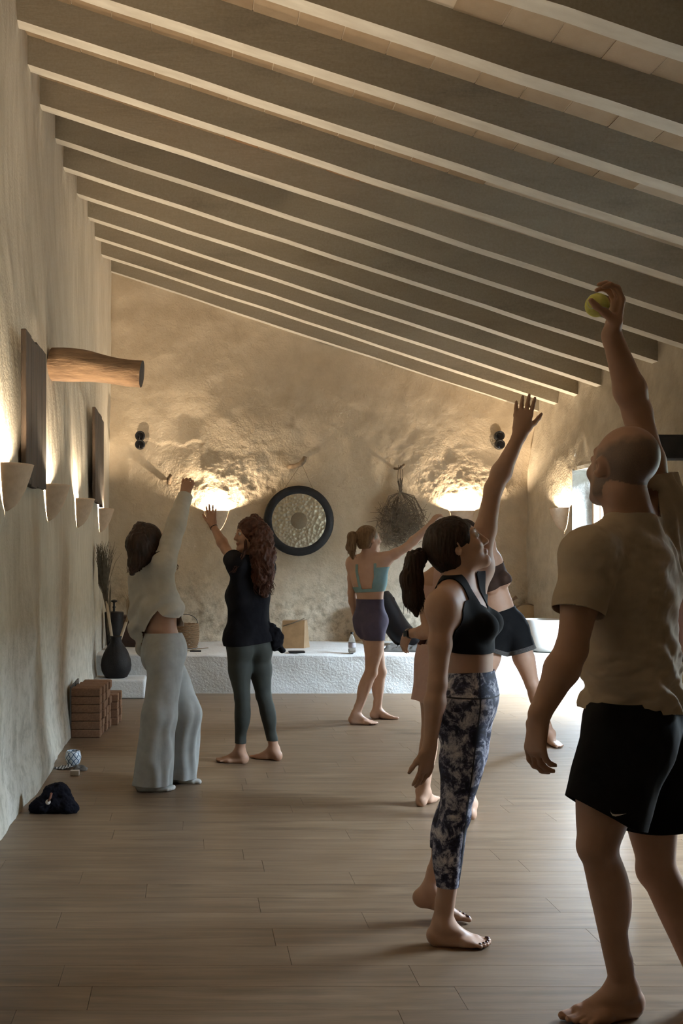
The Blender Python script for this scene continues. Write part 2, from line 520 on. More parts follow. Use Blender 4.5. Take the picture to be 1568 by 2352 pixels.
# ------------------------------------------------------------------ wall lamps
def sconce(pos, out, label, group=None):
    """half-cone clay uplighter; pos = wall point at its lower tip, out = horizontal direction away from the wall"""
    out = nrm(out); side = np.cross([0, 0, 1.0], out); H, R = .25, .155
    root = empty('wall_lamp', pos); tag(root, label, 'lamp', group)
    base = np.asarray(pos, float) + out * .003
    n = 28; prof = [(.012, 0), (.055, .03), (.088, .075), (.113, .125), (.135, .185), (.150, .235), (R, H)]
    V = []; Fs = []
    for r, h in prof:
        for k in range(n + 1):
            w = -math.pi / 2 + math.pi * k / n
            V.append(base + out * r * math.cos(w) + side * r * .95 * math.sin(w) + np.array([0, 0, h]))
    for i in range(len(prof) - 1):
        for k in range(n):
            a = i * (n + 1) + k; Fs.append((a, a + 1, a + n + 2, a + n + 1))
    sh = obj('shade', V, Fs, M['lamp_clay'], root, True); mod_solidify(sh, .008)
    br = MB(); br.box(base + np.array([0, 0, .13]) - out * .004, (.02, .006, .05), (side, out, np.array([0, 0, 1.0]))); br.build('wall_bracket', M['black_plastic'], root)
    bu = MB(); bc = base + out * .055 + np.array([0, 0, .115])
    bu.lathe(bc, [(.001, -.03), (.013, -.028), (.014, -.01), (.02, .008), (.016, .024), (.001, .032)], n=16); bu.build('bulb', M['bulb'], root, True)
    l = bpy.data.lights.new('lamp_light', 'POINT'); l.energy = LAMP_W; l.color = (1.0, .78, .53); l.shadow_soft_size = .022
    lo = bpy.data.objects.new('lamp_light', l); lo.location = Vector(bc + np.array([0, 0, .075]) + out * .015 - np.asarray(pos, float)); link(lo, root)
    return root
Zs = 1.69
ordinal = ['beside the wide wooden board', 'between the two wooden boards', 'just before the narrow wooden board', 'past the narrow wooden board near the corner', 'first added fill lamp before the wide board', 'second added fill lamp before the wide board']
for (yy, lab) in zip(LAMP_YS, ordinal):
    sconce((left_x(yy, np.array(Zs)) + .0, yy, Zs), (1, 0, 0), 'half-cone clay wall lamp on the long wall, ' + lab, 'lit clay wall lamps')
sconce((.295, D_BACK - .002, 1.72), (0, -1, 0), 'half-cone clay wall lamp glowing on the end wall beside the gong', 'lit clay wall lamps')
sconce((3.22, D_BACK - .002, 1.72), (0, -1, 0), 'half-cone clay wall lamp on the end wall past the hanging twigs', 'lit clay wall lamps')
sconce((WR - .002, 10.98, 1.70), (-1, 0, 0), 'half-cone clay wall lamp beside the bright doorway', 'lit clay wall lamps')

# ------------------------------------------------------------------ boards and log on the left wall
def wall_board(y0, y1, z0, z1, label, dx=0.0):
    root = empty('wooden_board', (-1.0, (y0 + y1) / 2, z0)); tag(root, label, 'board', 'old boards hung on the long wall')
    n = 4; w = (y1 - y0) / n; zz = []
    for k in range(n):
        xk = float(left_x((y0 + y1) / 2, np.array(z0))) - .030 + dx
        mb = MB(); dz = rng.uniform(-.012, .012)
        mb.box((xk + .055, y0 + w * (k + .5), (z0 + z1) / 2 + dz), (.016, w / 2 - .003, (z1 - z0) / 2)); o = mb.build('plank', M['dark_wood'], root); mod_bevel(o, .004, 1)
    for zc in (z0 + .15, z1 - .17):
        mb = MB(); mb.box((xk + .038, (y0 + y1) / 2, zc), (.007, (y1 - y0) / 2 - .05, .035)); mb.build('batten', M['dark_wood'], root)
wall_board(6.03, 6.87, CAM_H + .42, CAM_H + 1.33, 'wide dark weathered wooden board on the wall beneath the log end')
wall_board(9.95, 10.9, CAM_H + .50, CAM_H + 1.42, 'narrow-looking dark wooden board on the wall near the corner', .022)
lg = MB(); V = []; Fs = []; n = 28; m = 30
p0 = P(118, 837, 7.58); p1 = P(326, 856, 7.5)
ax = nrm(p1 - p0); u = nrm(np.cross(ax, [0, 0, 1])); w = np.cross(u, ax)
for i in range(m + 1):
    t = i / m; c = p0 + (p1 - p0) * t + w * .012 * math.sin(t * 5)
    for k in range(n):
        a = 2 * math.pi * k / n
        r = .122 * (1 - .22 * t + .05 * math.sin(t * 7)) * (1 + .035 * vnoise(np.array([math.cos(a) * 2.2, math.sin(a) * 2.2, t * 5]), 3) + .015 * math.sin(6 * a + 1))
        r -= .03 * math.exp(-((t - .42) / .03) ** 2 - ((math.cos(a - 3.6) - 1) / .03) ** 2)
        V.append(c + r * (math.cos(a) * u + math.sin(a) * w))
for i in range(m):
    for k in range(n):
        k2 = (k + 1) % n; Fs.append((i * n + k, i * n + k2, (i + 1) * n + k2, (i + 1) * n + k))
root = empty('log_beam', p0); tag(root, 'short knotty log stub sticking out of the long plaster wall', 'log')
obj('trunk', V, Fs, M['log_wood'], root, True)
obj('cut_end', V[-n:], [tuple(range(n))], M['dark_wood'], root)
for (tt, aa, rr) in ((.44, 3.75, .022), (.72, 3.9, .036)):
    c = p0 + (p1 - p0) * tt + .112 * (math.cos(aa) * u + math.sin(aa) * w) * (1 - .2 * tt); nn = nrm(math.cos(aa) * u + math.sin(aa) * w)
    a2 = np.cross(nn, ax); mb = MB()
    mb.lathe(c - nn * .006, [(.001, .004), (rr * .45, .006), (rr * .6, .014), (rr, .010), (rr * 1.25, -.01)], (ax * 1.3, a2, nn), 14); mb.build('knot', M['dark_wood'], root, True)

# ------------------------------------------------------------------ things on the back wall
YB = D_BACK - .05
def W(px, py, d): return P(px, py, d)
# gong
M['gong_rim'] = simple('gong_dark_rim', (.006, .006, .007), (.013, .012, .012), 14, .6, .15, spec=.2)
def gong_mat():
    t = NT('gong_bronze'); v = t.coord((1, 1, 1))
    vo = t.n('ShaderNodeTexVoronoi'); t.l(v, vo.inputs['Vector']); vo.inputs['Scale'].default_value = 26
    t.color(t.ramp(t.noise(v, 5, 5), [(.3, (.36, .33, .25)), (.7, (.52, .48, .38))])).rough(.42)
    t.b.inputs['Metallic'].default_value = .75
    t.bump(vo.outputs['Distance'], .6, .02); return t.m
M['gong'] = gong_mat(); M['gong_c'] = simple('gong_centre', (.13, .10, .06), (.18, .14, .09), 14, .55, .1, metal=.3)
gc = W(686, 1196, D_BACK - .16); ga = (np.array([1.0, 0, 0]), np.array([0, 0, 1.0]), np.array([0, -1.0, 0]))
root = empty('gong', gc - np.array([0, 0, .415])); tag(root, 'large round bronze gong with black rim hung on the end wall', 'gong')
mb = MB(); mb.lathe(gc, [(.405, -.06), (.415, -.02), (.412, .0), (.40, .012), (.33, .016), (.318, .012)], ga, 64); mb.build('rim', M['gong_rim'], root, True)
mb = MB(); mb.lathe(gc, [(.320, .012), (.30, .016), (.2, .026), (.1, .03), (.001, .031)], ga, 64); mb.build('disc', M['gong'], root, True)
mb = MB(); mb.lathe(gc, [(.098, .031), (.09, .034), (.001, .035)], ga, 40); mb.build('centre_boss', M['gong_c'], root, True)
M['cord'] = simple('hemp_cord', (.10, .075, .05), (.16, .12, .08), 60, .9)
hp = W(692, 1066, D_BACK - .13)
mb = MB()
mb.tube([gc + np.array([-.17, .03, .372]), hp + np.array([-.006, 0, .0])], .0022, 5); mb.tube([gc + np.array([.17, .03, .372]), hp + np.array([.006, 0, 0])], .0022, 5); mb.build('cord', M['cord'], root)
# wooden pegs
M['peg'] = simple('peg_wood', (.12, .085, .055), (.24, .18, .12), 20, .85, .3)
def peg(pts, rad, label):
    mb = MB(); mb.tube(pts, rad, 10); o = mb.build('wall_peg', M['peg'], smooth=True); tag(o, label, 'peg')
b = W(672, 1068, D_BACK - .02)
peg([W(664, 1072, D_BACK - .0), W(676, 1071, D_BACK - .10), W(690, 1066, D_BACK - .16), W(698, 1057, D_BACK - .18), W(701, 1049, D_BACK - .19)], [.026, .028, .032, .030, .022], 'curved wooden peg above the gong, holding its cord')
peg([W(906, 1076, D_BACK), W(914, 1077, D_BACK - .10), W(922, 1074, D_BACK - .15), W(929, 1066, D_BACK - .17)], [.014, .016, .020, .014], 'short forked wooden peg holding the dried twigs')
peg([W(388, 1108, D_BACK + .02), W(388, 1100, D_BACK - .08), W(392, 1092, D_BACK - .12)], [.03, .028, .022], 'dark stub of wood in the crumbled plaster beside the lamp')
# hanging dried twigs
M['twig'] = simple('dried_twigs', (.07, .05, .03), (.15, .11, .07), 30, .9)
top = W(919, 1078, D_BACK - .14)
root = empty('dried_bunch', top); tag(root, 'bunch of dried tangled twigs hung upside down on the end wall', 'dried plant')
r2 = random.Random(5)
mb = MB(); neck = top + np.array([0, 0, -.24])
for k in range(3): mb.tube([top + np.array([(k - 1) * .02, 0, .05]), top + np.array([(k - 1) * .03, 0, -.1]), neck + np.array([(k - 1) * .012, 0, -.02])], .0035, 5)
mb.build('hanging_string', M['cord'], root)
mb = MB()
mc = neck + np.array([.01, -.01, -.40])
for k in range(26):
    a = r2.gauss(0, .5); p = neck + np.array([r2.gauss(0, .012), r2.uniform(-.02, .02), r2.uniform(-.02, .14)])
    e_ = mc + np.array([math.sin(a * 1.6) * .27, r2.uniform(-.06, .06), r2.uniform(-.2, .12)]); q_ = neck + (e_ - neck) * .45 + np.array([math.sin(a * 1.6) * .05, 0, .06])
    mb.tube([p, neck + np.array([math.sin(a) * .02, 0, -.03]), q_, e_ + np.array([0, 0, .05]), e_], [.006, .0055, .005, .004, .002], 5, False)
for k in range(420):
    th = r2.uniform(0, 6.283); rr_ = math.sqrt(r2.random()); c0 = mc + np.array([math.cos(th) * rr_ * .25, r2.uniform(-.08, .07), math.sin(th) * rr_ * .24])
    dr = r2.uniform(0, 6.283); L = r2.uniform(.05, .16); bend = r2.gauss(0, .06); dv = np.array([math.cos(dr), r2.uniform(-.3, .3), math.sin(dr)]); nv = np.array([-math.sin(dr), 0, math.cos(dr)])
    mb.tube([c0 - dv * L, c0 - dv * L * .4 + nv * bend * .7, c0 + nv * bend, c0 + dv * L * .5 + nv * bend * .5, c0 + dv * L], [.0018, .0026, .0028, .0024, .0012], 4, False)
o = mb.build('twig_tangle', M['twig'], root)
# twin black spotlights
def spot(px, py, label):
    c = W(px, py, D_BACK - .07); root = empty('twin_spotlight', c); tag(root, label, 'spotlight', 'black twin spotlights')
    mb = MB(); mb.box(c + np.array([0, .03, 0]), (.012, .05, .03)); mb.build('mount', M['black_plastic'], root)
    for dz, dy in ((.055, -.02), (-.048, -.035)):
        cc = c + np.array([.004 * dz, dy, dz]); mb = MB()
        mb.lathe(cc, [(.001, -.06), (.048, -.055), (.058, -.02), (.06, .03), (.055, .055), (.045, .05), (.001, .045)], ga, 28); h = mb.build('lamp_head', M['black_plastic'], root, True)
        mb = MB(); mb.lathe(cc, [(.045, .049), (.02, .054), (.001, .055)], ga, 20); mb.build('lens', M['black_glass'], h, True)
M['black_glass'] = simple('black_glass', (.004, .004, .005), (.006, .006, .008), 5, .08)
spot(322, 1013, 'black twin spotlight on the end wall beside the plaster patch')
spot(1144, 1013, 'black twin spotlight on the end wall over the far lamp')

# ------------------------------------------------------------------ right wall: door leaf, timber stub, red panel
root = empty('door_leaf', (WR + .17, 10.6, 0)); tag(root, kind='structure'); root.name = 'door_1'
zt = 2.2
mb = MB(); mb.box((WR + .20, 10.64, zt / 2), (.03, .022, zt / 2)); mb.build('door_frame', M['door_wood'], root)
mb = MB(); mb.box((WR + .36, 10.65, zt / 2), (.14, .014, zt / 2)); dl = mb.build('door_panel', M['door_wood'], root)
for (z0, z1) in ((.15, .95), (1.08, 2.1)):
    for (x0, x1, za_, zb_) in ((WR + .245, WR + .26, z0, z1), (WR + .46, WR + .475, z0, z1), (WR + .26, WR + .46, z0, z0 + .015), (WR + .26, WR + .46, z1 - .015, z1)):
        mb = MB(); mb.box(((x0 + x1) / 2, 10.632, (za_ + zb_) / 2), ((x1 - x0) / 2, .006, (zb_ - za_) / 2)); mb.build('moulding', M['door_wood'], dl)
tp = P(1506, 1040, 8.3); mb = MB()
bx_ = MB(); bx_.box((WR - .1, 8.2, CAM_H + .85), (.30, .11, .095)); o = bx_.build('timber_stub', M['black_timber']); mod_bevel(o, .02, 2); tag(o, 'charred square timber stub sticking out of the doorway wall', 'timber')
root = empty('shutter_panel', (WR - .03, 8.1, .64)); tag(root, 'red-brown wooden shutter panel on the wall beneath the charred timber', 'shutter')
mb = MB(); mb.box((WR - .045, 8.2, 1.265), (.02, .42, .625)); o = mb.build('panel', M['red_wood'], root)
for (yc, zc, hy, hz) in ((8.64, 1.265, .025, .66), (7.76, 1.265, .025, .66), (8.2, 1.91, .46, .025), (8.2, .62, .46, .025)):
    mb = MB(); mb.box((WR - .05, yc, zc), (.028, hy, hz)); mb.build('frame_rail', M['dark_wood'], root)

# ------------------------------------------------------------------ platform things
ZB = .417
def onb(px, py): return GP(px, py, ZB)
# vase on the step with dried broom
M['vase'] = simple('matt_black_clay', (.007, .006, .006), (.014, .011, .011), 30, .6, .25, spec=.2)
vc = np.array([-.775, 10.5, .19]); root = empty('floor_vase', vc); tag(root, 'round dark clay vase holding dried brooms on the low white step', 'vase')
prof = [(.09, .0), (.115, .01), (.148, .07), (.158, .13), (.150, .19), (.125, .26), (.09, .32), (.062, .36), (.056, .40), (.062, .425), (.056, .428), (.05, .40), (.05, .3), (.001, .29)]
mb = MB(); mb.lathe(vc, prof, n=40); mb.build('vessel', M['vase'], root, True)
M['cane'] = simple('pale_cane', (.45, .36, .26), (.55, .45, .33), 20, .8)
M['straw'] = simple('dry_straw', (.07, .06, .045), (.16, .13, .09), 30, .9)
M['straw2'] = simple('dry_broom_straw', (.24, .17, .10), (.36, .26, .15), 30, .9)
def broom(px, py, px2, py2, spread, n, col, label, d=10.5, stem=.45, drop=0):
    a = vc + np.array([(px - 265) / 220, 0, .33]); b = P(px2, py2, d + .02)
    root = empty('dried_broom', a); tag(root, label, 'dried plant')
    ax = b - a; mid = a + ax * stem
    mb = MB(); mb.tube([a - ax * .05, a + ax * .1, mid], [.014, .016, .015], 8); mb.build('stalk', M['cane'], root, True)
    rr = random.Random(n); mb = MB(); sd = nrm(np.cross(ax, [0, 1, 0]))
    for k in range(n):
        s = rr.gauss(0, .42); q = rr.gauss(0, .42); L = rr.uniform(.72, 1.06); pts = [mid - ax * .12 + sd * s * .012]
        for j in range(1, 6):
            f = j / 5
            pts.append(mid + (b - mid) * f * L + (sd * s + np.array([0, 1, 0]) * q) * spread * f ** 1.3 + np.array([rr.gauss(0, .006), 0, rr.gauss(0, .006)]) * f); pts[-1][0] = max(pts[-1][0], -.955)
        pts[-1] = pts[-1] + np.array([rr.uniform(-.03, .04), 0, rr.uniform(-.015, .02)])
        mb.tube(pts, [.0026, .0026, .0024, .0022, .002, .0012], 4, False)
    for k in range(drop):
        x = rr.uniform(-.07, -.03); z0 = rr.uniform(.15, .4)
        p = mid + (b - mid) * z0 + sd * x; mb.tube([p, p + np.array([-.005, 0, -.2]), p + np.array([.0, 0, -.4 - rr.random() * .15])], .0018, 4, False)
    mb.build('bristles', col, root)
broom(258, 1455, 226, 1255, .18, 230, M['straw'], 'tall dark feathery dried broom standing in the clay vase', drop=22)
broom(270, 1455, 312, 1362, .10, 120, M['straw2'], 'short straw broom standing in the clay vase')
# dark vessel with knob, dark box, basket on the platform
c = np.array([-.83, 11.2, ZB]); c[0] = (262 - CX) / F_PX * 11.15; c[1] = 11.15
root = empty('lidded_vessel', c); tag(root, 'dark lidded vessel with knob on stem standing behind the vase', 'vessel')
mb = MB(); mb.lathe(c, [(.001, 0), (.07, .0), (.085, .12), (.10, .30), (.105, .40), (.1, .41), (.02, .415)], n=28); mb.build('vessel_body', M['vase'], root, True)
mb = MB(); mb.lathe(c, [(.012, .41), (.012, .45), (.02, .46), (.012, .475), (.012, .51), (.034, .52), (.036, .535), (.001, .545)], n=20); mb.build('knob', M['black_plastic'], root, True)
M['box_wood'] = simple('dark_box_wood', (.035, .018, .012), (.07, .035, .022), 8, .6, .2, (1, 5, 5))
x = (312 - CX) / F_PX * 11.6
root = empty('wooden_chest', (x, 11.6, ZB)); tag(root, 'dark brown wooden chest on the platform behind the vase', 'chest')
mb = MB(); mb.box((x, 11.6, ZB + .15), (.17, .14, .15)); mod_bevel(mb.build('chest_body', M['box_wood'], root), .008)
mb = MB(); mb.box((x, 11.6, ZB + .325), (.18, .15, .02)); mod_bevel(mb.build('lid', M['box_wood'], root), .008)
M['wicker'] = simple('wicker', (.20, .12, .06), (.33, .21, .12), 40, .85, .6, (1, 1, 8))
c = onb(432, 1488); c = np.array([(425 - CX) / F_PX * 11.4, 11.4, ZB])
root = empty('wicker_basket', c); tag(root, 'brown wicker basket with wire handle on the platform', 'basket')
mb = MB()
for k in range(12):
    h = .012 + k * .022; r = .13 + .02 * math.sin(k / 11 * 2.6)
    pts = [c + np.array([math.cos(a) * r, math.sin(a) * r, h + .004 * math.sin(a * 14 + k * math.pi)]) for a in np.linspace(0, 2 * math.pi, 37)]
    mb.tube(pts, .0125, 6, False)
mb.lathe(c, [(.001, .004), (.13, .004)], n=20)
mb.build('woven_body', M['wicker'], root, True)
mb = MB(); mb.tube([c + np.array([.14 * math.cos(a), -.02, .27 + .10 * math.sin(a)]) for a in np.linspace(0, math.pi, 17)], .004, 6); mb.build('handle', M['black_plastic'], root)
mb = MB(); a = onb(428, 1497); b_ = onb(478, 1490)
mb.tube([a + np.array([0, 0, .01]), (a + b_) / 2 + np.array([0, .03, .012]), b_ + np.array([0, 0, .01])], .006, 6); o = mb.build('thin_stick', M['peg']); tag(o, 'thin dark stick lying on the platform beside the basket', 'stick')
mb = MB(); a = onb(436, 1497); mb.box(a + np.array([.06, .0, .008]), (.06, .012, .008)); o = mb.build('incense_holder', M['black_plastic']); mod_bevel(o, .004); tag(o, 'small flat black holder lying at the edge of the platform', 'holder')
# cork bag
M['kraft'] = simple('tan_cork_board', (.20, .11, .045), (.27, .155, .07), 10, .8, .1)
M['kraft_side'] = simple('tan_cork_side', (.27, .18, .10), (.34, .23, .14), 10, .85, .1)
c = onb(680, 1489); root = empty('tan_bag', c); tag(root, 'tan box-shaped bag with tapered side standing on the platform', 'bag')
s = c[1] / F_PX
V = [c + np.array(p) for p in ((-35 * s, 0, 0), (18 * s, 0, 0), (34 * s, .12, 0), (-20 * s, .2, 0), (-31 * s, .03, 63 * s), (20 * s, .03, 63 * s), (28 * s, .12, 64 * s), (-25 * s, .13, 64 * s))]
obj('bag_front', [V[0], V[1], V[5], V[4], V[3], V[2], V[6], V[7]], [(0, 1, 2, 3), (4, 7, 6, 5)], M['kraft'], root)
obj('gusset', V, [(1, 2, 6, 5), (3, 0, 4, 7), (0, 3, 2, 1), (4, 5, 6, 7)], M['kraft_side'], root)
mb = MB(); mb.tube([V[5] + np.array([-.24, -.005, -.06]), V[5] + np.array([-.12, -.02, -.02]), V[5] + np.array([-.04, -.01, .01]), V[5] + np.array([0, .06, .02])], .006, 6); mb.build('cord_handle', M['cord'], root, True)
mb = MB(); c = onb(681, 1499); mb.box(c + np.array([0, 0, .009]), (.085, .045, .009)); o = mb.build('phone_case', M['black_plastic']); mod_bevel(o, .006, 2); tag(o, 'flat black case lying in front of the tan bag', 'case')
# water bottle
def clear_mat(name, col, r=.05):
    t = NT(name); t.color(col).rough(r); t.b.inputs['Transmission Weight'].default_value = .92; t.b.inputs['IOR'].default_value = 1.25; return t.m
M['pet'] = clear_mat('clear_plastic', (.85, .9, .92)); M['bottle_label'] = simple('bottle_label', (.35, .33, .36), (.45, .42, .44), 30, .6)
c = onb(808, 1499); root = empty('water_bottle', c); tag(root, 'clear plastic water bottle standing at the platform edge', 'bottle')
mb = MB(); mb.lathe(c, [(.001, .004), (.034, .002), (.038, .012), (.037, .05), (.039, .09), (.036, .13), (.026, .165), (.014, .185), (.013, .2)], n=24); mb.build('bottle_body', M['pet'], root, True)
mb = MB(); mb.lathe(c, [(.0385, .055), (.0395, .06), (.0395, .10), (.0385, .105)], n=24); mb.build('label', M['bottle_label'], root, True)
mb = MB(); mb.lathe(c, [(.016, .195), (.017, .197), (.017, .215), (.001, .217)], n=16); mb.build('cap', M['black_plastic'], root, True)
# black sagging bolster against the wall
M['black_vinyl'] = simple('black_vinyl', (.003, .003, .004), (.005, .005, .006), 5, .35, spec=.15)
pts = [P(872, 1352, 11.9), P(886, 1395, 11.85), P(908, 1440, 11.75), P(938, 1472, 11.6), P(975, 1489, 11.45)]
pts = [p for p in pts]; f = []
for i in range(len(pts) - 1):
    for k in range(6): f.append(pts[i] + (pts[i + 1] - pts[i]) * k / 6)
f.append(pts[-1]); f = [sum(f[max(0, i - 3):i + 4]) / len(f[max(0, i - 3):i + 4]) for i in range(len(f))]
root = empty('black_bolster', f[0]); tag(root, 'glossy black curved bolster slumped against the end wall', 'bolster')
mb = MB(); mb.tube(f, [.09 + .05 * math.sin(math.pi * min(1, i / 10) / 2) - .07 * max(0, (i - 16) / 8) for i in range(len(f))], 18); o = mb.build('cover', M['black_vinyl'], root, True)
mb = MB(); mb.tube([p + np.array([.10, -.06, .05]) for p in f[4:-3]], .006, 6); mb.build('piping', M['black_plastic'], root, True)
# crumpled dark cloth
M['dark_cloth'] = simple('dark_cloth', (.05, .045, .04), (.10, .09, .08), 12, .9, .3)
c = onb(925, 1498)
def cloth_fn(u, v):
    p = np.stack([u * 9, v * 9, u * 0], 1); h = np.abs(fbm(p, 3, 77)) * .07 + .04
    e = np.clip(1 - (np.abs(u) / .3) ** 4, 0, 1) * np.clip(1 - (np.abs(v) / .1) ** 4, 0, 1)
    return np.stack([c[0] + u + .1 + v * .6, c[1] + .12 + v, ZB + .004 + h * e], 1)
V, Fq = grid(np.linspace(-.3, .3, 60), np.linspace(-.1, .1, 24), cloth_fn); o = obj('crumpled_cloth', V, Fq, M['dark_cloth'], smooth=True); mod_solidify(o, .004); tag(o, 'crumpled dark cloth on the platform before the black bolster', 'cloth')
# crystal bowl and frame drum
M['frost'] = simple('frosted_white', (.62, .62, .60), (.68, .68, .66), 10, .5, .0)
cx = (1248 - CX) / F_PX * 10.95; c = np.array([min(cx, WR - .235), 10.95, ZB]); root = empty('singing_bowl', c); tag(root, 'large frosted white singing bowl on the platform by the doorway wall', 'bowl')
mb = MB(); mb.lathe(c, [(.001, 0), (.14, .0), (.19, .02), (.205, .06), (.21, .34), (.205, .345), (.198, .34), (.192, .07), (.16, .02), (.001, .015)], n=48); mb.build('bowl_wall', M['frost'], root, True)
M['drum_skin'] = simple('drum_skin', (.45, .33, .19), (.58, .44, .28), 4, .7); M['drum_rim'] = simple('drum_rim_wood', (.12, .08, .05), (.2, .14, .09), 8, .6)
dc = P(1212, 1417, 11.95); an = nrm([.12, -1, .16]); a1 = nrm(np.cross(an, [0, 0, 1])); a2 = np.cross(a1, an)
root = empty('frame_drum', np.array([dc[0], dc[1], ZB])); tag(root, 'round frame drum with tan skin leaning on the end wall', 'drum')
dc[2] = ZB + .235
mb = MB(); mb.lathe(dc, [(.215, -.07), (.225, -.07), (.23, -.02), (.228, .006), (.215, .008)], (a1, a2, an), 48); mb.build('hoop', M['drum_rim'], root, True)
mb = MB(); mb.lathe(dc, [(.217, .006), (.1, .007), (.001, .007)], (a1, a2, an), 48); mb.build('skin', M['drum_skin'], root, True)
mb = MB(); b0 = P(1170, 1382, 11.7); mb.tube([b0 + np.array([0, .2, -.35]), b0, P(1186, 1371, 11.7)], [.012, .012, .022], 8); o = mb.build('drum_beater', M['log_wood'], smooth=True); tag(o, 'wooden drum beater propped up beside the frame drum', 'drum beater')

# ------------------------------------------------------------------ left floor things
def cork_mat():
    t = NT('cork'); v = t.coord((1, 1, 1)); vo = t.n('ShaderNodeTexVoronoi'); t.l(v, vo.inputs['Vector']); vo.inputs['Scale'].default_value = 120
    t.color(t.mix(.5, t.ramp(vo.outputs['Color'], [(.2, (.11, .055, .03)), (.8, (.20, .11, .062))]), t.ramp(t.noise(v, 6, 4), [(.3, (.13, .065, .035)), (.7, (.18, .095, .055))]))).rough(.9).spec(.2)
    return t.m
M['cork'] = cork_mat()
blk = MB(); blk.box((0, 0, 0), (.118, .072, .0325))
bme = mesh_from('cork_block', blk.V, blk.F); bme.materials.append(M['cork'])
names = ['stack closest to the lattice jar'] + ['%s stack from the lattice jar' % w for w in ('second', 'third', 'fourth', 'fifth', 'sixth')]
words = ['bottom', 'second from the floor', 'third from the floor', 'fourth from the floor', 'fifth from the floor', 'topmost']
br = random.Random(3)
x0 = (184 - CX) / F_PX * 8.1 + .042
for si in range(6):
    nb = 6 if si < 4 else 4
    for k in range(nb):
        o = bpy.data.objects.new('cork_block', bme); link(o)
        o.location = (x0 + .012 * si + (0 if si == 0 else br.uniform(-.006, .01)) + (.045 if si > 3 else 0), 8.18 + si * .15, .0325 + k * .0655)
        o.rotation_euler = (0, 0, br.uniform(-.02, .02)); mod_bevel(o, .009, 2)
        w = words[k] if k < nb - 1 else 'topmost'
        tag(o, 'brown cork yoga block, %s in the %s' % (w, names[si]), 'yoga block', 'stacked cork yoga blocks')
for k in range(2):
    mb = MB(); y_ = 8.24 + k * .3; xx = -.985 + .005
    mb.box((xx + .02, y_, .205), (.006, .13, .2), (np.array([1, 0, .0]), np.array([0, 1.0, 0]), np.array([0, 0, 1.0]))); o = mb.build('folded_mat', M['dark_cloth']); tag(o, 'thin dark folded mat between wall and cork blocks, ' + ('beside the front stack' if k == 0 else 'behind the other mat'), 'mat')
# patterned jar
def lattice_mat():
    t = NT('blue_lattice_glaze')
    u = t.coord((1, 1, 1), 'UV'); sx = t.n('ShaderNodeSeparateXYZ'); t.l(u, sx.inputs[0])
    a = t.math('ADD', t.math('MULTIPLY', sx.outputs[0], 9.0), t.math('MULTIPLY', sx.outputs[1], 3.2)); b = t.math('SUBTRACT', t.math('MULTIPLY', sx.outputs[0], 9.0), t.math('MULTIPLY', sx.outputs[1], 3.2))
    fa = t.math('ABSOLUTE', t.math('SUBTRACT', t.math('FRACT', a), .5)); fb = t.math('ABSOLUTE', t.math('SUBTRACT', t.math('FRACT', b), .5))
    m = t.math('LESS_THAN', t.math('MINIMUM', fa, fb), .09)
    t.color(t.mix(m, (.55, .60, .64), (.05, .09, .16))).rough(.25); return t.m
M['lattice'] = lattice_mat()
c = GP(168, 1757); root = empty('candle_jar', c); tag(root, 'small round jar with dark lattice pattern on the floor', 'jar')
prof = [(.001, .003), (.032, .0), (.045, .012), (.054, .04), (.056, .06), (.050, .09), (.044, .1), (.040, .1), (.045, .085), (.048, .05), (.03, .01), (.001, .01)]
n = 32; V = []; Fs = []; UV = []
for i, (r, h) in enumerate(prof):
    for k in range(n + 1):
        a = 2 * math.pi * k / n; V.append(c + np.array([r * math.cos(a), r * math.sin(a), h])); UV.append((k / n, i / 6))
for i in range(len(prof) - 1):
    for k in range(n):
        q = i * (n + 1) + k; Fs.append((q, q + 1, q + n + 2, q + n + 1))
o = obj('jar_body', V, Fs, M['lattice'], root, True); uv = o.data.uv_layers.new(name='UVMap')
for lp in o.data.loops: uv.data[lp.index].uv = UV[lp.vertex_index]
# striped cloth, dark pouch, white box
def stripe_mat():
    t = NT('striped_cloth'); w = t.n('ShaderNodeTexWave'); t.l(t.coord((1, .25, 0)), w.inputs['Vector']); w.inputs['Scale'].default_value = 16
    t.color(t.ramp(w.outputs['Fac'], [(.42, (.03, .028, .03)), (.55, (.38, .35, .31))])).rough(.9); return t.m
M['stripe'] = stripe_mat()
c = GP(150, 1764)
V, Fq = grid(np.linspace(-.055, .055, 30), np.linspace(-.06, .06, 20), lambda u, v: np.stack([c[0] + u + v * .35, c[1] + v, .004 + .012 * np.abs(fbm(np.stack([u * 20, v * 20, u * 0], 1), 2, 5))], 1))
o = obj('striped_cloth', V, Fq, M['stripe'], smooth=True); mod_solidify(o, .003); tag(o, 'small dark striped cloth lying in front of the lattice jar', 'cloth')
c = GP(184, 1768)
V, Fq = grid(np.linspace(-.05, .05, 24), np.linspace(-.05, .05, 20), lambda u, v: np.stack([c[0] + u, c[1] + v, .004 + np.clip(.03 * (1 - (u / .05) ** 2) * (1 - (v / .05) ** 2), 0, 1) * (1 + .5 * fbm(np.stack([u * 30, v * 30, u * 0], 1), 2, 9))], 1))
o = obj('dark_pouch', V, Fq, M['dark_cloth'], smooth=True); tag(o, 'small dark pouch lying beside the striped cloth', 'pouch')
M['white_card'] = simple('white_card', (.66, .63, .58), (.70, .67, .62), 5, .6)
mb = MB(); c = GP(171, 1782); mb.box(c + np.array([0, 0.02, .016]), (.029, .02, .016)); o = mb.build('white_box', M['white_card']); mod_bevel(o, .002, 2); tag(o, 'small white box on the floor before the lattice jar', 'box')

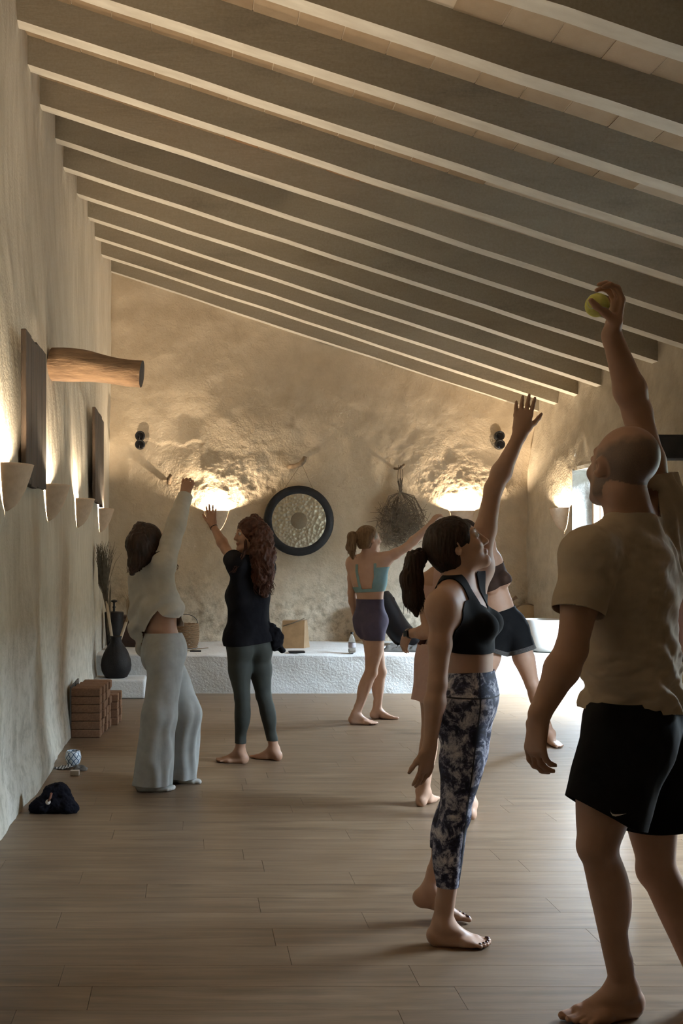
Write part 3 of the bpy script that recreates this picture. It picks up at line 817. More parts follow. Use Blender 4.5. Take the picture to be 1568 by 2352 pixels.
# ------------------------------------------------------------------ people: signed-distance bodies
class Sdf:
    def __init__(s): s.prims = []          # (fn, lo, hi, k, group, op)
    def rc(s, a, b, r1, r2, k=.02, g='torso', flat=None, q=1.0, op=1):
        a = np.asarray(a, float); b = np.asarray(b, float)
        if np.linalg.norm(b - a) < 1e-4: b = b + np.array([0, 0, 1e-3])
        e = None if flat is None else nrm(flat); R = max(r1, r2) * max(1, q)
        def fn(p):
            if e is not None:
                p = p + (((p - a) @ e) * (1 / q - 1))[..., None] * e
            bb = b
            if e is not None: bb = b + ((b - a) @ e) * (1 / q - 1) * e
            ba = bb - a; l2 = ba @ ba; rr = r1 - r2; a2 = max(l2 - rr * rr, 1e-9); il2 = 1 / l2
            pa = p - a; y = pa @ ba; z = y - l2
            w = pa * l2 - ba * y[..., None]; x2 = np.einsum('...i,...i->...', w, w)
            y2 = y * y * l2; z2 = z * z * l2; kk = np.sign(rr) * rr * rr * x2
            d = (np.sqrt(x2 * a2 * il2) + y * rr) * il2 - r1
            d = np.where(np.sign(y) * a2 * y2 < kk, np.sqrt(x2 + y2) * il2 - r1, d)
            d = np.where(np.sign(z) * a2 * z2 > kk, np.sqrt(x2 + z2) * il2 - r2, d)
            return d * min(1, q)
        s.prims.append((fn, np.minimum(a, b) - R, np.maximum(a, b) + R, k, g, op)); return s
    def ell(s, c, ax, r, k=.02, g='torso', op=1):
        c = np.asarray(c, float); ax = np.asarray(ax, float); r = np.asarray(r, float)
        ext = np.sqrt(((ax * r[:, None]) ** 2).sum(0))
        def fn(p):
            l = (p - c) @ ax.T; k0 = np.sqrt(((l / r) ** 2).sum(-1)); k1 = np.sqrt(((l / r ** 2) ** 2).sum(-1)) + 1e-9
            return k0 * (k0 - 1) / k1
        s.prims.append((fn, c - ext, c + ext, k, g, op)); return s
    def chain(s, pts, rad, k=.02, g='torso', flat=None, q=1.0):
        for i in range(len(pts) - 1): s.rc(pts[i], pts[i + 1], rad[i], rad[i + 1], k, g, flat, q)
        return s
    def eval(s, p, groups=None):
        D = np.full(p.shape[:-1], 1.0)
        for fn, lo, hi, k, g, op in s.prims:
            if groups is not None and g not in groups: continue
            D = comb(D, fn(p), k, op)
        return D
    def field(s, h, pad=.03):
        adds = [q for q in s.prims if q[5] > 0]
        lo = np.min([q[1] for q in adds], 0) - pad; hi = np.max([q[2] for q in adds], 0) + pad
        n = np.ceil((hi - lo) / h).astype(int) + 1
        D = np.full(n, 1.0, np.float32)
        for fn, a, b, k, g, op in s.prims:
            m = k + pad
            i0 = np.maximum(((a - m - lo) / h).astype(int), 0); i1 = np.minimum(((b + m - lo) / h).astype(int) + 2, n)
            if (i1 <= i0).any(): continue
            X = lo[0] + h * np.arange(i0[0], i1[0]); Y = lo[1] + h * np.arange(i0[1], i1[1]); Z = lo[2] + h * np.arange(i0[2], i1[2])
            p = np.stack(np.meshgrid(X.astype(np.float32), Y.astype(np.float32), Z.astype(np.float32), indexing='ij'), -1)
            sl = (slice(i0[0], i1[0]), slice(i0[1], i1[1]), slice(i0[2], i1[2]))
            D[sl] = comb(D[sl], fn(p).astype(np.float32), k, op)
        return D, lo, h
def comb(a, b, k, op):
    if op < 0: a, b = -a, b
    if k > 0:
        t = np.maximum(k - np.abs(a - b), 0) / k; r = np.minimum(a, b) - t * t * k * .25
    else: r = np.minimum(a, b)
    return -r if op < 0 else r

def surface_nets(D, lo, h, level=0.0):
    S_ = D < level
    nx, ny, nz = D.shape
    c = np.zeros((nx - 1, ny - 1, nz - 1), np.uint8)
    for dx in (0, 1):
        for dy in (0, 1):
            for dz in (0, 1): c += S_[dx:nx - 1 + dx, dy:ny - 1 + dy, dz:nz - 1 + dz]
    act = (c > 0) & (c < 8); del c
    idx = np.argwhere(act); ids = np.full(act.shape, -1, np.int32); ids[act] = np.arange(len(idx), dtype=np.int32)
    val = {}
    for dx in (0, 1):
        for dy in (0, 1):
            for dz in (0, 1): val[dx, dy, dz] = D[idx[:, 0] + dx, idx[:, 1] + dy, idx[:, 2] + dz].astype(float) - level
    acc = np.zeros((len(idx), 3)); cnt = np.zeros(len(idx))
    cor = list(val)
    for i in range(8):
        for j in range(i + 1, 8):
            a, b = np.array(cor[i]), np.array(cor[j])
            if np.abs(a - b).sum() != 1: continue
            va, vb = val[cor[i]], val[cor[j]]; m = (va < 0) != (vb < 0)
            t = np.where(m, va / np.where(m, va - vb, 1), 0)
            acc += np.where(m[:, None], a + (b - a) * t[:, None], 0); cnt += m
    V = lo + h * (idx + acc / np.maximum(cnt, 1)[:, None])
    Q = []
    for ax in range(3):
        s0 = [slice(None)] * 3; s1 = [slice(None)] * 3; s0[ax] = slice(0, -1); s1[ax] = slice(1, None)
        e = S_[tuple(s0)] != S_[tuple(s1)]; ei = np.argwhere(e)
        o1, o2 = [k for k in range(3) if k != ax]
        ok = (ei[:, o1] > 0) & (ei[:, o2] > 0) & (ei[:, o1] < ids.shape[o1]) & (ei[:, o2] < ids.shape[o2]); ei = ei[ok]
        ins = S_[ei[:, 0], ei[:, 1], ei[:, 2]]
        def cell(a, b):
            q = ei.copy(); q[:, o1] -= a; q[:, o2] -= b; return ids[q[:, 0], q[:, 1], q[:, 2]]
        q = np.stack([cell(1, 1), cell(0, 1), cell(0, 0), cell(1, 0)], 1)
        flip = ins if ax != 1 else ~ins
        q = np.where(flip[:, None], q, q[:, ::-1]); Q.append(q)
    Q = np.concatenate(Q); Q = Q[(Q >= 0).all(1)]
    return V, Q
def smooth_mesh(V, Q, it=2, lam=.5):
    e = np.concatenate([Q[:, [0, 1]], Q[:, [1, 2]], Q[:, [2, 3]], Q[:, [3, 0]]]) if Q.shape[1] == 4 else np.concatenate([Q[:, [0, 1]], Q[:, [1, 2]], Q[:, [2, 0]]])
    e = np.concatenate([e, e[:, ::-1]])
    deg = np.bincount(e[:, 0], minlength=len(V)).astype(float); deg[deg == 0] = 1
    for i in range(it):
        for l in (lam, -lam * .9):
            A = np.stack([np.bincount(e[:, 0], V[e[:, 1], k], len(V)) for k in range(3)], 1) / deg[:, None]
            V = V + l * (A - V)
    return V
def normals(V, Q):
    n = np.cross(V[Q[:, 2]] - V[Q[:, 0]], V[Q[:, -1]] - V[Q[:, 1]]) if Q.shape[1] == 4 else np.cross(V[Q[:, 1]] - V[Q[:, 0]], V[Q[:, 2]] - V[Q[:, 0]])
    N = np.zeros_like(V)
    for c in range(Q.shape[1]):
        for k in range(3): N[:, k] += np.bincount(Q[:, c], n[:, k], len(V))
    return N / (np.linalg.norm(N, axis=1)[:, None] + 1e-12)
def compact(V, T):
    u, inv = np.unique(T, return_inverse=True); return V[u], inv.reshape(T.shape)
def clip(V, Q, s):
    T = np.concatenate([Q[:, [0, 1, 2]], Q[:, [0, 2, 3]]]) if Q.shape[1] == 4 else Q
    ins = s[T] > 0; n = ins.sum(1); out = [T[n == 3]]
    newV = [V]; base = len(V); cache = {}
    def cut(a, b):
        nonlocal base
        lo, hi = np.minimum(a, b), np.maximum(a, b); key = lo.astype(np.int64) * len(V) + hi
        uk, inv = np.unique(key, return_inverse=True); l2 = uk // len(V); h2 = uk % len(V)
        t = s[l2] / (s[l2] - s[h2]); newV.append(V[l2] + (V[h2] - V[l2]) * t[:, None]); r = base + inv; base += len(uk); return r
    for k, want in ((1, True), (2, False)):
        m = T[n == k]; im = ins[n == k]
        if len(m) == 0: continue
        piv = np.argmax(im == want, 1); r = np.arange(len(m))
        a, b, c = m[r, piv], m[r, (piv + 1) % 3], m[r, (piv + 2) % 3]
        L = len(m); cc = cut(np.concatenate([a, a]), np.concatenate([b, c])); ab, ac = cc[:L], cc[L:]
        if want: out.append(np.stack([a, ab, ac], 1))
        else: out += [np.stack([ab, b, c], 1), np.stack([ab, c, ac], 1)]
    return compact(np.concatenate(newV), np.concatenate(out))

def ik(a, b, l1, l2, pole):
    a, b = np.asarray(a, float), np.asarray(b, float); d = b - a; L = np.linalg.norm(d); u = d / L
    L = min(L, (l1 + l2) * .999); x = (l1 * l1 - l2 * l2 + L * L) / (2 * L); hgt = math.sqrt(max(l1 * l1 - x * x, 1e-6))
    p = np.asarray(pole, float); p = nrm(p - u * (p @ u)); return a + u * x + p * hgt
Zu = np.array([0, 0, 1.0])
def frame(fwd, up=Zu):
    f = nrm(fwd); r = nrm(np.cross(f, up)); u = np.cross(r, f); return r, f, u

def add_hand(B, W, d, n, t, g, sc=1.0, curl=(.3, .3, .35, .4), thumb=.6, spread=.1, tcurl=.25):
    """W wrist, d finger direction, n palm normal, t thumb side"""
    d = nrm(d); n = nrm(n - d * (np.asarray(n) @ d)); t0 = np.cross(d, n); t = t0 if t0 @ np.asarray(t) > 0 else -t0
    c = lambda a, b, e=0: W + sc * (d * a + t * b + n * e)
    B.rc(W, c(.03, 0), .025 * sc, .024 * sc, .02, g, n, .72)
    B.rc(c(.03, .012), c(.082, .022), .023 * sc, .018 * sc, .012, g, n, .62)
    B.rc(c(.03, -.010), c(.078, -.022), .023 * sc, .016 * sc, .012, g, n, .62)
    B.rc(c(.03, 0), c(.084, 0), .022 * sc, .018 * sc, .012, g, n, .62)
    kn = [(.090, .030), (.094, .010), (.089, -.011), (.080, -.030)]; ln = [.072, .080, .074, .058]
    for i, ((a, b), L) in enumerate(zip(kn, ln)):
        p = c(a - .004, b); ang = 0.0; sp = spread * (1.2 - i * .8)
        dd = nrm(d + t * sp)
        rad = [.0088, .0082, .0074, .0062]
        for j, fr in enumerate((.46, .30, .24)):
            ang += curl[i] * (1.0 if j else .8)
            v = dd * math.cos(ang) + n * math.sin(ang); q = p + v * L * fr * sc
            B.rc(p, q, rad[j] * sc * (.9 if i == 3 else 1), rad[j + 1] * sc * (.9 if i == 3 else 1), .005, g); p = q
    p = c(.028, .026, .004); td = nrm(d * math.cos(thumb) + t * math.sin(thumb) + n * tcurl)
    q = p + td * .040 * sc; B.rc(c(.018, .015, .004), p, .015 * sc, .0135 * sc, .012, g); B.rc(p, q, .0135 * sc, .0105 * sc, .010, g)
    td2 = nrm(td + d * .35 + n * tcurl * .5); q2 = q + td2 * .030 * sc; B.rc(q, q2, .0105 * sc, .0092 * sc, .006, g)
    q3 = q2 + nrm(td2 + d * .25) * .022 * sc; B.rc(q2, q3, .0092 * sc, .007 * sc, .006, g)

def add_foot(B, A, toe, g, sc=1.0, out=1.0, flat=True):
    """A ankle joint, toe = direction (horizontal) or, for a lifted heel, the tip of the foot on the floor; out: +1 little toe on the right"""
    if flat: t = nrm([toe[0], toe[1], 0]); up = Zu; base = np.array([A[0], A[1], 0.0])
    else:
        v = np.asarray(toe, float) - A; t = nrm(v + Zu * .055 * sc); r_ = nrm(np.cross(t, Zu)); up = np.cross(r_, t); base = A - up * .075 * sc
    s = nrm(np.cross(t, up)) * out                    # towards the little toe
    c = lambda a, b, e: base + sc * (t * a + s * b + up * e)
    B.ell(c(-.030, 0, .034), (t, s, up), np.array([.036, .031, .036]) * sc, .02, g)
    B.rc(A, c(-.022, 0, .045), .034 * sc, .030 * sc, .02, g)
    B.rc(A + up * .0, c(.085, -.012, .030), .033 * sc, .022 * sc, .03, g, s, 1.15)
    B.rc(c(-.02, .01, .020), c(.10, .022, .016), .024 * sc, .017 * sc, .02, g)
    B.rc(c(.05, -.018, .024), c(.125, -.024, .018), .022 * sc, .019 * sc, .02, g)
    tu = up if flat else Zu; tt = t if flat else nrm(np.array([t[0], t[1], -.15]))
    for i, (a, b, L, r) in enumerate(((.135, -.027, .040, .0130), (.140, -.006, .034, .0095), (.135, .009, .030, .0088), (.126, .022, .026, .0084), (.114, .033, .022, .0080))):
        p = c(a, b, .016); q = p + tt * L * sc - tu * .003 * sc + s * .002 * i
        B.rc(c(a - .04, b * .9, .019), p, .015 * sc, r * sc, .012, g); B.rc(p, q, r * sc, r * .95 * sc, .004, g)
    return base, t, s, up

def add_head(B, Hc, f, u, sc=1.0, male=False):
    r = nrm(np.cross(f, u)); f = nrm(f); u = np.cross(r, f); ax = (r, f, u)
    c = lambda a, b, e: Hc + sc * (r * a + f * b + u * e)
    B.ell(c(0, -.018, .030), ax, np.array([.076, .096, .088]) * sc, .02, 'head')
    B.ell(c(0, .030, -.020), ax, np.array([.062, .066, .085]) * sc, .03, 'head')
    B.rc(c(.034, .018, -.074), c(.012, .068, -.098), .030 * sc, .020 * sc, .03, 'head'); B.rc(c(-.034, .018, -.074), c(-.012, .068, -.098), .030 * sc, .020 * sc, .03, 'head')
    B.ell(c(0, .078, -.099), ax, np.array([.018, .014, .014]) * sc, .02, 'head')
    for sgn in (-1, 1):
        B.ell(c(sgn * .034, .072, -.030), ax, np.array([.022, .018, .020]) * sc, .02, 'head')        # cheek
        B.ell(c(sgn * .026, .076, .036), (nrm(r * sgn - f * .6), nrm(f + r * sgn * .6), u), np.array([.025, .012, .009]) * sc, .018, 'head')          # brow
        B.ell(c(sgn * .031, .104, .010), ax, np.array([.016, .014, .011]) * sc, .014, 'head', -1)      # socket
        B.ell(c(sgn * .031, .080, .010), ax, np.array([.0145, .0135, .012]) * sc, .004, 'head')        # lids
        B.ell(c(sgn * .077, -.006, -.006), (nrm(r * sgn + f * -.5), f, u), np.array([.010, .018, .032]) * sc, .010, 'head')
        B.ell(c(sgn * .086, .002, -.006), ax, np.array([.006, .008, .014]) * sc, .006, 'head', -1)
    B.rc(c(0, .092, .020), c(0, .112, -.028), .0085 * sc, .0120 * sc, .012, 'head')
    B.ell(c(.011, .100, -.033), ax, np.array([.009, .010, .008]) * sc, .006, 'head'); B.ell(c(-.011, .100, -.033), ax, np.array([.009, .010, .008]) * sc, .006, 'head')
    B.ell(c(0, .093, -.058), ax, np.array([.023, .011, .0055]) * sc, .007, 'head'); B.ell(c(0, .091, -.069), ax, np.array([.020, .011, .006]) * sc, .007, 'head')
    return ax

class Fig: pass
def build_figure(J, male=False, g=1.0, rad=1.0, voxel=.005):
    """J: joints in world space. Returns Fig with Sdf and frames."""
    B = Sdf(); o = Fig(); o.B = B; o.J = J; o.g = g
    P_, C_, N_ = J['pel'], J['che'], J['nek']
    rp, fp, up = frame(J['pf'], nrm(C_ - P_)); rc_, fc, uc = frame(J['cf'], nrm(N_ - C_))
    o.pel = (rp, fp, up); o.che = (rc_, fc, uc)
    m = male; k = g * rad
    mid = P_ + (C_ - P_) * .5; rm = nrm(rp + rc_); fm = nrm(fp + fc); um = nrm(up + uc)
    B.ell(P_ + up * .03 * g, (rp, fp, up), np.array([.150 if m else .158, .108, .115]) * k, .04, 'torso')
    B.ell(mid, (rm, fm, um), np.array([.140 if m else .118, .100 if m else .088, .150]) * k, .06, 'torso')
    B.ell(C_ - fc * .005, (rc_, fc, uc), np.array([.158 if m else .136, .112 if m else .098, .160]) * k, .06, 'torso')
    B.ell(C_ + (N_ - C_) * .55 - fc * .01, (rc_, fc, uc), np.array([.150 if m else .120, .088 if m else .076, .095]) * k, .05, 'torso')
    for sd, sg in (('L', -1), ('R', 1)):
        hip, knee, ank = J['hip' + sd], J['kne' + sd], J['ank' + sd]; gl = 'leg' + sd; ga_ = 'arm' + sd
        th = nrm(knee - hip); sh = nrm(ank - knee); kf = J.get('kf' + sd, fp); kf = nrm(kf - sh * (kf @ sh))
        B.ell(hip - fp * .052 * g - up * .028 * g - rp * sg * .006, (rp, fp, up), np.array([.084, .082, .092]) * k * (.95 if m else 1), .035, 'torso')
        B.rc(hip, hip + (knee - hip) * .5, .086 * k, .073 * k, .05, gl); B.rc(hip + (knee - hip) * .5, knee, .073 * k, .052 * k, .03, gl)
        B.ell(hip + (knee - hip) * .45 + kf * .018 * g, (nrm(np.cross(th, kf)), kf - th * (kf @ th), th), np.array([.06, .058, .16]) * k, .04, gl)
        B.rc(knee, ank, .049 * k, .034 * k, .02, gl)
        B.ell(knee + kf * .018 * g, (nrm(np.cross(sh, kf)), kf, sh), np.array([.034, .034, .042]) * k, .02, gl)
        B.ell(knee + (ank - knee) * .30 - kf * .022 * g, (nrm(np.cross(sh, kf)), kf, sh), np.array([.050, .046, .125]) * k, .03, gl)
        B.rc(knee + (ank - knee) * .8 - kf * .014 * g, ank - kf * .014 * g, .024 * k, .018 * k, .02, gl)
        for q in (-1, 1): B.ell(ank + nrm(np.cross(sh, kf)) * q * .026 * g + Zu * .004, np.eye(3), np.array([.012, .012, .014]) * k, .014, gl)
        if J.get('toe' + sd) is not None:
            ft = add_foot(B, ank, J['toe' + sd], 'foot' + sd, g * (1.06 if m else 1.0), sg, J.get('flat' + sd, True)); setattr(o, 'foot' + sd, ft)
        S0, E_, W_ = J['sho' + sd], J['elb' + sd], J['wri' + sd]
        B.rc(N_ - uc * .025 * g + rc_ * sg * .03, S0, .046 * k, .050 * k, .05, 'torso')
        B.rc(N_ + uc * .02 * g, S0 + uc * .012, .036 * k, .036 * k, .05, 'torso')
        B.rc(S0, C_ + rc_ * sg * .085 * g - fc * .02, .050 * k, .060 * k, .05, 'torso')
        ua = E_ - S0; fa = W_ - E_; am = 1.12 if m else 1.0
        B.ell(S0 + nrm(ua) * .02, np.eye(3), np.array([.055, .055, .055]) * k * am, .035, ga_)
        B.rc(S0, S0 + ua * .5, .048 * k * am, .044 * k * am, .03, ga_); B.rc(S0 + ua * .5, E_, .044 * k * am, .035 * k * am, .02, ga_)
        B.rc(E_, E_ + fa * .3, .036 * k * am, .040 * k * am, .02, ga_); B.rc(E_ + fa * .3, W_, .040 * k * am, .0245 * k * am, .02, ga_)
        h = J.get('hand' + sd)
        if h is not None: add_hand(B, W_, g=('hand' + sd), sc=g * (1.1 if m else .98), **h)
        else: B.ell(W_, np.eye(3), np.array([.025, .025, .025]), .01, ga_)
    if not m:
        for sg in (-1, 1):
            B.ell(C_ + fc * .078 * g + rc_ * sg * .062 * g + uc * J.get('bustup', -.015) * g, (rc_, fc, uc), np.array([.060, .058, .062]) * k * J.get('bust', 1.0), .03, 'torso')
    else:
        for sg in (-1, 1): B.ell(C_ + fc * .07 * g + rc_ * sg * .07 * g + uc * .05, (rc_, fc, uc), np.array([.075, .045, .065]) * k, .04, 'torso')
    f, u = nrm(J['hf']), J.get('hu', Zu); hs = g * (1.0 if m else .98); r_ = nrm(np.cross(f, u)); u = np.cross(r_, f)
    Hc = J['head']; base = Hc - u * .06 * hs - f * .025 * hs
    B.rc(N_, base, .066 * k if m else .047 * k, .060 * k if m else .045 * k, .03, 'neck')
    B.rc(N_ + fc * .03, base + f * .02, .045 * k if m else .036 * k, .04 * k if m else .036 * k, .03, 'neck')
    o.hax = add_head(B, Hc, f, u, hs, m); o.hs = hs; o.Hc = Hc
    lens = {n_: round(float(np.linalg.norm(J[a] - J[b])), 3) for n_, a, b in [(x + s_, p + s_, q + s_) for s_ in 'LR' for x, p, q in (('ua', 'sho', 'elb'), ('fa', 'elb', 'wri'), ('th', 'hip', 'kne'), ('sh', 'kne', 'ank'))]}
    print('bones', J.get('name'), lens, 'spine', round(float(np.linalg.norm(C_ - P_)), 3), round(float(np.linalg.norm(N_ - C_)), 3), 'neck', round(float(np.linalg.norm(Hc - N_)), 3))
    o.D, o.lo, o.h = B.field(voxel)
    return o
def body_mesh(o, sm=2):
    V, Q = surface_nets(o.D, o.lo, o.h); return smooth_mesh(V, Q, sm), Q
def shell(o, off, region, extra=None, sm=2, h=None, disp=None, groups=None, zr=None):
    """a garment: surface at distance off from the body (unioned with extra shapes), cut to region(V)>0"""
    if extra is None: D, lo, h_ = o.D, o.lo, o.h; lev = off
    else:
        E = Sdf()
        for pr in o.B.prims:
            if groups is not None and pr[4] not in groups: continue
            fn = pr[0]; E.prims.append(((lambda p, fn=fn: fn(p) - off), pr[1] - off, pr[2] + off, pr[3], pr[4], pr[5]))
        extra(E); D, lo, h_ = E.field(h or o.h); lev = 0
    if zr is not None:
        a = max(int((zr[0] - lo[2]) / h_), 0); b = int((zr[1] - lo[2]) / h_) + 2; D = D[:, :, a:b]; lo = lo + np.array([0, 0, a * h_])
    V, Q = surface_nets(D, lo, h_, lev)
    V = smooth_mesh(V, Q, sm)
    if disp is not None: V = V + normals(V, Q) * disp(V)[:, None]
    return clip(V, Q, region(V))
def sleeve_split(o, V, lims, tors, ta):
    """tors for the trunk; along an arm the sleeve ends lims[side] metres from the shoulder joint"""
    dT = o.B.eval(V, ['torso', 'neck', 'legL', 'legR']); s = tors
    for sd in 'LR':
        dA = o.B.eval(V, ['arm' + sd, 'hand' + sd]); S0, E_, W_ = o.J['sho' + sd], o.J['elb' + sd], o.J['wri' + sd]
        u1 = nrm(E_ - S0); L1 = np.linalg.norm(E_ - S0); t = (V - S0) @ u1; u2 = nrm(W_ - E_); t2 = (V - E_) @ u2
        if lims[sd] <= L1: q = lims[sd] - t
        else: q = np.where(t2 > 0, lims[sd] - L1 - t2, .1)
        s = np.where(dA < dT + ta, np.minimum(q, s + 9) if lims[sd] > 0 else -dA * 0 - .01, s)
    return s
def plane(p, n): n = nrm(n); return lambda V: (V - p) @ n
def part_field(o, a, b):
    """positive where group set a is closer than group set b"""
    return lambda V: o.B.eval(V, b) - o.B.eval(V, a)

def skin_mat(name, c1, c2, c3, c4=None):
    t = NT(name); v = t.coord((1, 1, 1)); at = t.n('ShaderNodeAttribute', attribute_name='tint')
    c = t.ramp(t.noise(v, 9, 5), [(.3, c1), (.7, c2)]); c = t.mix(at.outputs['Fac'], c, c3)
    if c4: c = t.mix(t.math('MULTIPLY', t.n('ShaderNodeAttribute', attribute_name='stubble').outputs['Fac'], t.math('ADD', .55, t.math('MULTIPLY', t.noise(v, 400, 2), .5))), c, c4)
    t.color(c).rough(.48).spec(.4).bump(t.noise(v, 220, 3), .06, .003); return t.m
def set_tint(o, vals):
    a = o.data.attributes.new('tint', 'FLOAT', 'POINT'); a.data.foreach_set('value', np.asarray(vals, np.float32))
def cloth_mat(name, c1, c2, weave=300, folds=6, fb=.25, rough=.9, stretch=(1, 1, 1), sheen=0.0):
    t = NT(name); v = t.coord((1, 1, 1)); vf = t.coord(stretch)
    t.color(t.ramp(t.noise(v, 14, 5), [(.3, c1), (.7, c2)])).rough(rough).spec(.12)
    t.bump(t.math('ADD', t.noise(vf, folds, 3, .5, .8), t.math('MULTIPLY', t.noise(v, weave, 2), .04)), fb, .03)
    if sheen: t.b.inputs['Sheen Weight'].default_value = sheen
    return t.m
def hair_mat(name, c1, c2):
    t = NT(name); v = t.coord((1, 1, .16)); f = t.noise(v, 70, 4)
    t.color(t.ramp(f, [(.3, c1), (.7, c2)])).rough(.55).spec(.2); t.bump(f, .5, .006); return t.m

def strands(mb, pts, n, w0, w1, rr, r=.0022, wave=.0, freq=3.0, seg=9):
    """a lock: n thin tubes following the polyline pts, spread w0 -> w1"""
    pts = np.asarray(pts, float); L = np.linspace(0, 1, len(pts))
    for k in range(n):
        a = rr.uniform(0, 6.283); q = math.sqrt(rr.random()); ph = rr.uniform(0, 6.28); end = rr.uniform(.75, 1.05); out = []
        for t in np.linspace(0, 1, seg):
            p = np.array([np.interp(min(t * end, 1), L, pts[:, i]) for i in range(3)]); w = w0 + (w1 - w0) * t
            p = p + np.array([math.cos(a) * w * q, math.sin(a) * w * q, 0]) + wave * t * np.array([math.sin(freq * 6.28 * t + ph), math.cos(freq * 6.28 * t + ph * 1.7), .3 * math.sin(freq * 6 * t)])
            out.append(p)
        mb.tube(out, [r] * (seg - 2) + [r * .8, r * .4], 4, False)

def person(o, label, skin, tintfn=None, sm=2):
    V, Q = body_mesh(o, sm); base = np.array([o.J['pel'][0], o.J['pel'][1], 0.0])
    me = mesh_from('person', V - base, Q, True); me.materials.append(skin)
    ob = bpy.data.objects.new('person', me); ob.location = base; link(ob)
    r, f, u = o.hax; L = (V - o.Hc) @ np.stack([r, f, u], 1) / o.hs
    lips = np.exp(-((L[:, 0] / .022) ** 4 + ((L[:, 2] + .063) / .010) ** 4)) * (L[:, 1] > .08)
    tv = lips * .8
    if tintfn is not None: tv = np.maximum(tv, tintfn(V))
    set_tint(ob, tv); tag(ob, label, 'person', 'people stretching in the hall'); o.ob = ob; o.VQ = (V, Q)
    return ob
def face_parts(o, haircol):
    r, f, u = o.hax; c = lambda a, b, e: o.Hc + o.hs * (r * a + f * b + u * e); ax = np.stack([r, f, u])
    for sg in (-1, 1):
        mb = MB(); cc = c(sg * .031, .0845, .010)
        mb.lathe(cc, [(.0125 * math.cos(a), .0125 * math.sin(a)) for a in np.linspace(-1.5, 1.5, 12)], (r, u, f), 16); e = mb.build('eye', M['eye_white'], o.ob, True)
        mb = MB(); mb.lathe(cc, [(.0062, .0112), (.004, .0124), (.0001, .0129)], (r, u, f), 14); mb.build('iris', M['iris'], e, True)
        mb = MB(); mb.tube([c(sg * .012, .0925, .032), c(sg * .024, .0885, .037), c(sg * .036, .079, .038), c(sg * .045, .068, .035)], [.003, .0042, .0038, .002], 6); mb.build('eyebrow', haircol, o.ob, True)
def cloth_obj(name, VT, mat, o, thick=.003, smooth=True):
    ob = obj(name, VT[0], VT[1], mat, o.ob, smooth)
    if thick: mod_solidify(ob, thick, -1)
    return ob
def sdf_obj(name, B, mat, parent, h=.004, disp=None, sm=1, region=None, solid=None):
    D, lo, hh = B.field(h, pad=.012); V, Q = surface_nets(D, lo, hh); V = smooth_mesh(V, Q, sm)
    if disp is not None: V = V + normals(V, Q) * disp(V)[:, None]
    if region is not None: V, Q = clip(V, Q, region(V))
    ob = obj(name, V, Q, mat, parent, True)
    if solid: mod_solidify(ob, solid)
    return ob
def hair_cap(o, thick=.012, hairline=None, extra=None, k=.012):
    """scalp hair: offset of the skull, cut off at the face by the hairline field"""
    r, f, u = o.hax; c = lambda a, b, e: o.Hc + o.hs * (r * a + f * b + u * e); ax = (r, f, u); B = Sdf(); s = o.hs
    B.ell(c(0, -.020, .032), ax, np.array([.076, .096, .088]) * s + thick, .01, 'h')
    B.ell(c(0, -.045, -.02), ax, np.array([.066, .062, .075]) * s + thick * .8, .03, 'h')
    B.ell(c(0, .118, -.05), ax, np.array([.085, .070, .105]) * s, .02, 'h', -1)                 # face
    for sg in (-1, 1): B.ell(c(sg * .095, .02, -.055), ax, np.array([.04, .055, .055]) * s, .015, 'h', -1)
    B.rc(c(0, -.05, -.14), c(0, .06, -.13), .07 * s, .07 * s, .02, 'h', op=-1)
    if extra: extra(B, c, ax, s)
    return B
M['eye_white'] = simple('eye_white', (.6, .57, .54), (.65, .62, .58), 5, .2); M['iris'] = simple('iris_dark', (.02, .012, .008), (.05, .03, .015), 40, .15)
M['skin_fair'] = skin_mat('skin_fair', (.50, .31, .22), (.58, .37, .27), (.42, .17, .14))
M['skin_tan'] = skin_mat('skin_tan', (.36, .20, .13), (.43, .25, .17), (.30, .11, .09))
M['skin_man'] = skin_mat('skin_tan_cropped', (.36, .20, .13), (.43, .25, .17), (.30, .11, .09), (.10, .075, .06))
M['skin_mid'] = skin_mat('skin_mid', (.42, .25, .17), (.50, .31, .22), (.33, .13, .10))
M['hair_dark'] = hair_mat('hair_dark', (.012, .007, .005), (.035, .018, .012)); M['hair_brown'] = hair_mat('hair_brown', (.03, .014, .009), (.075, .035, .02))
M['hair_blond'] = hair_mat('hair_blond', (.11, .065, .035), (.22, .14, .075)); M['hair_red'] = hair_mat('hair_auburn', (.03, .011, .007), (.085, .03, .016))

def T(V, c, ax): return (V - c) @ np.stack(ax, 1)

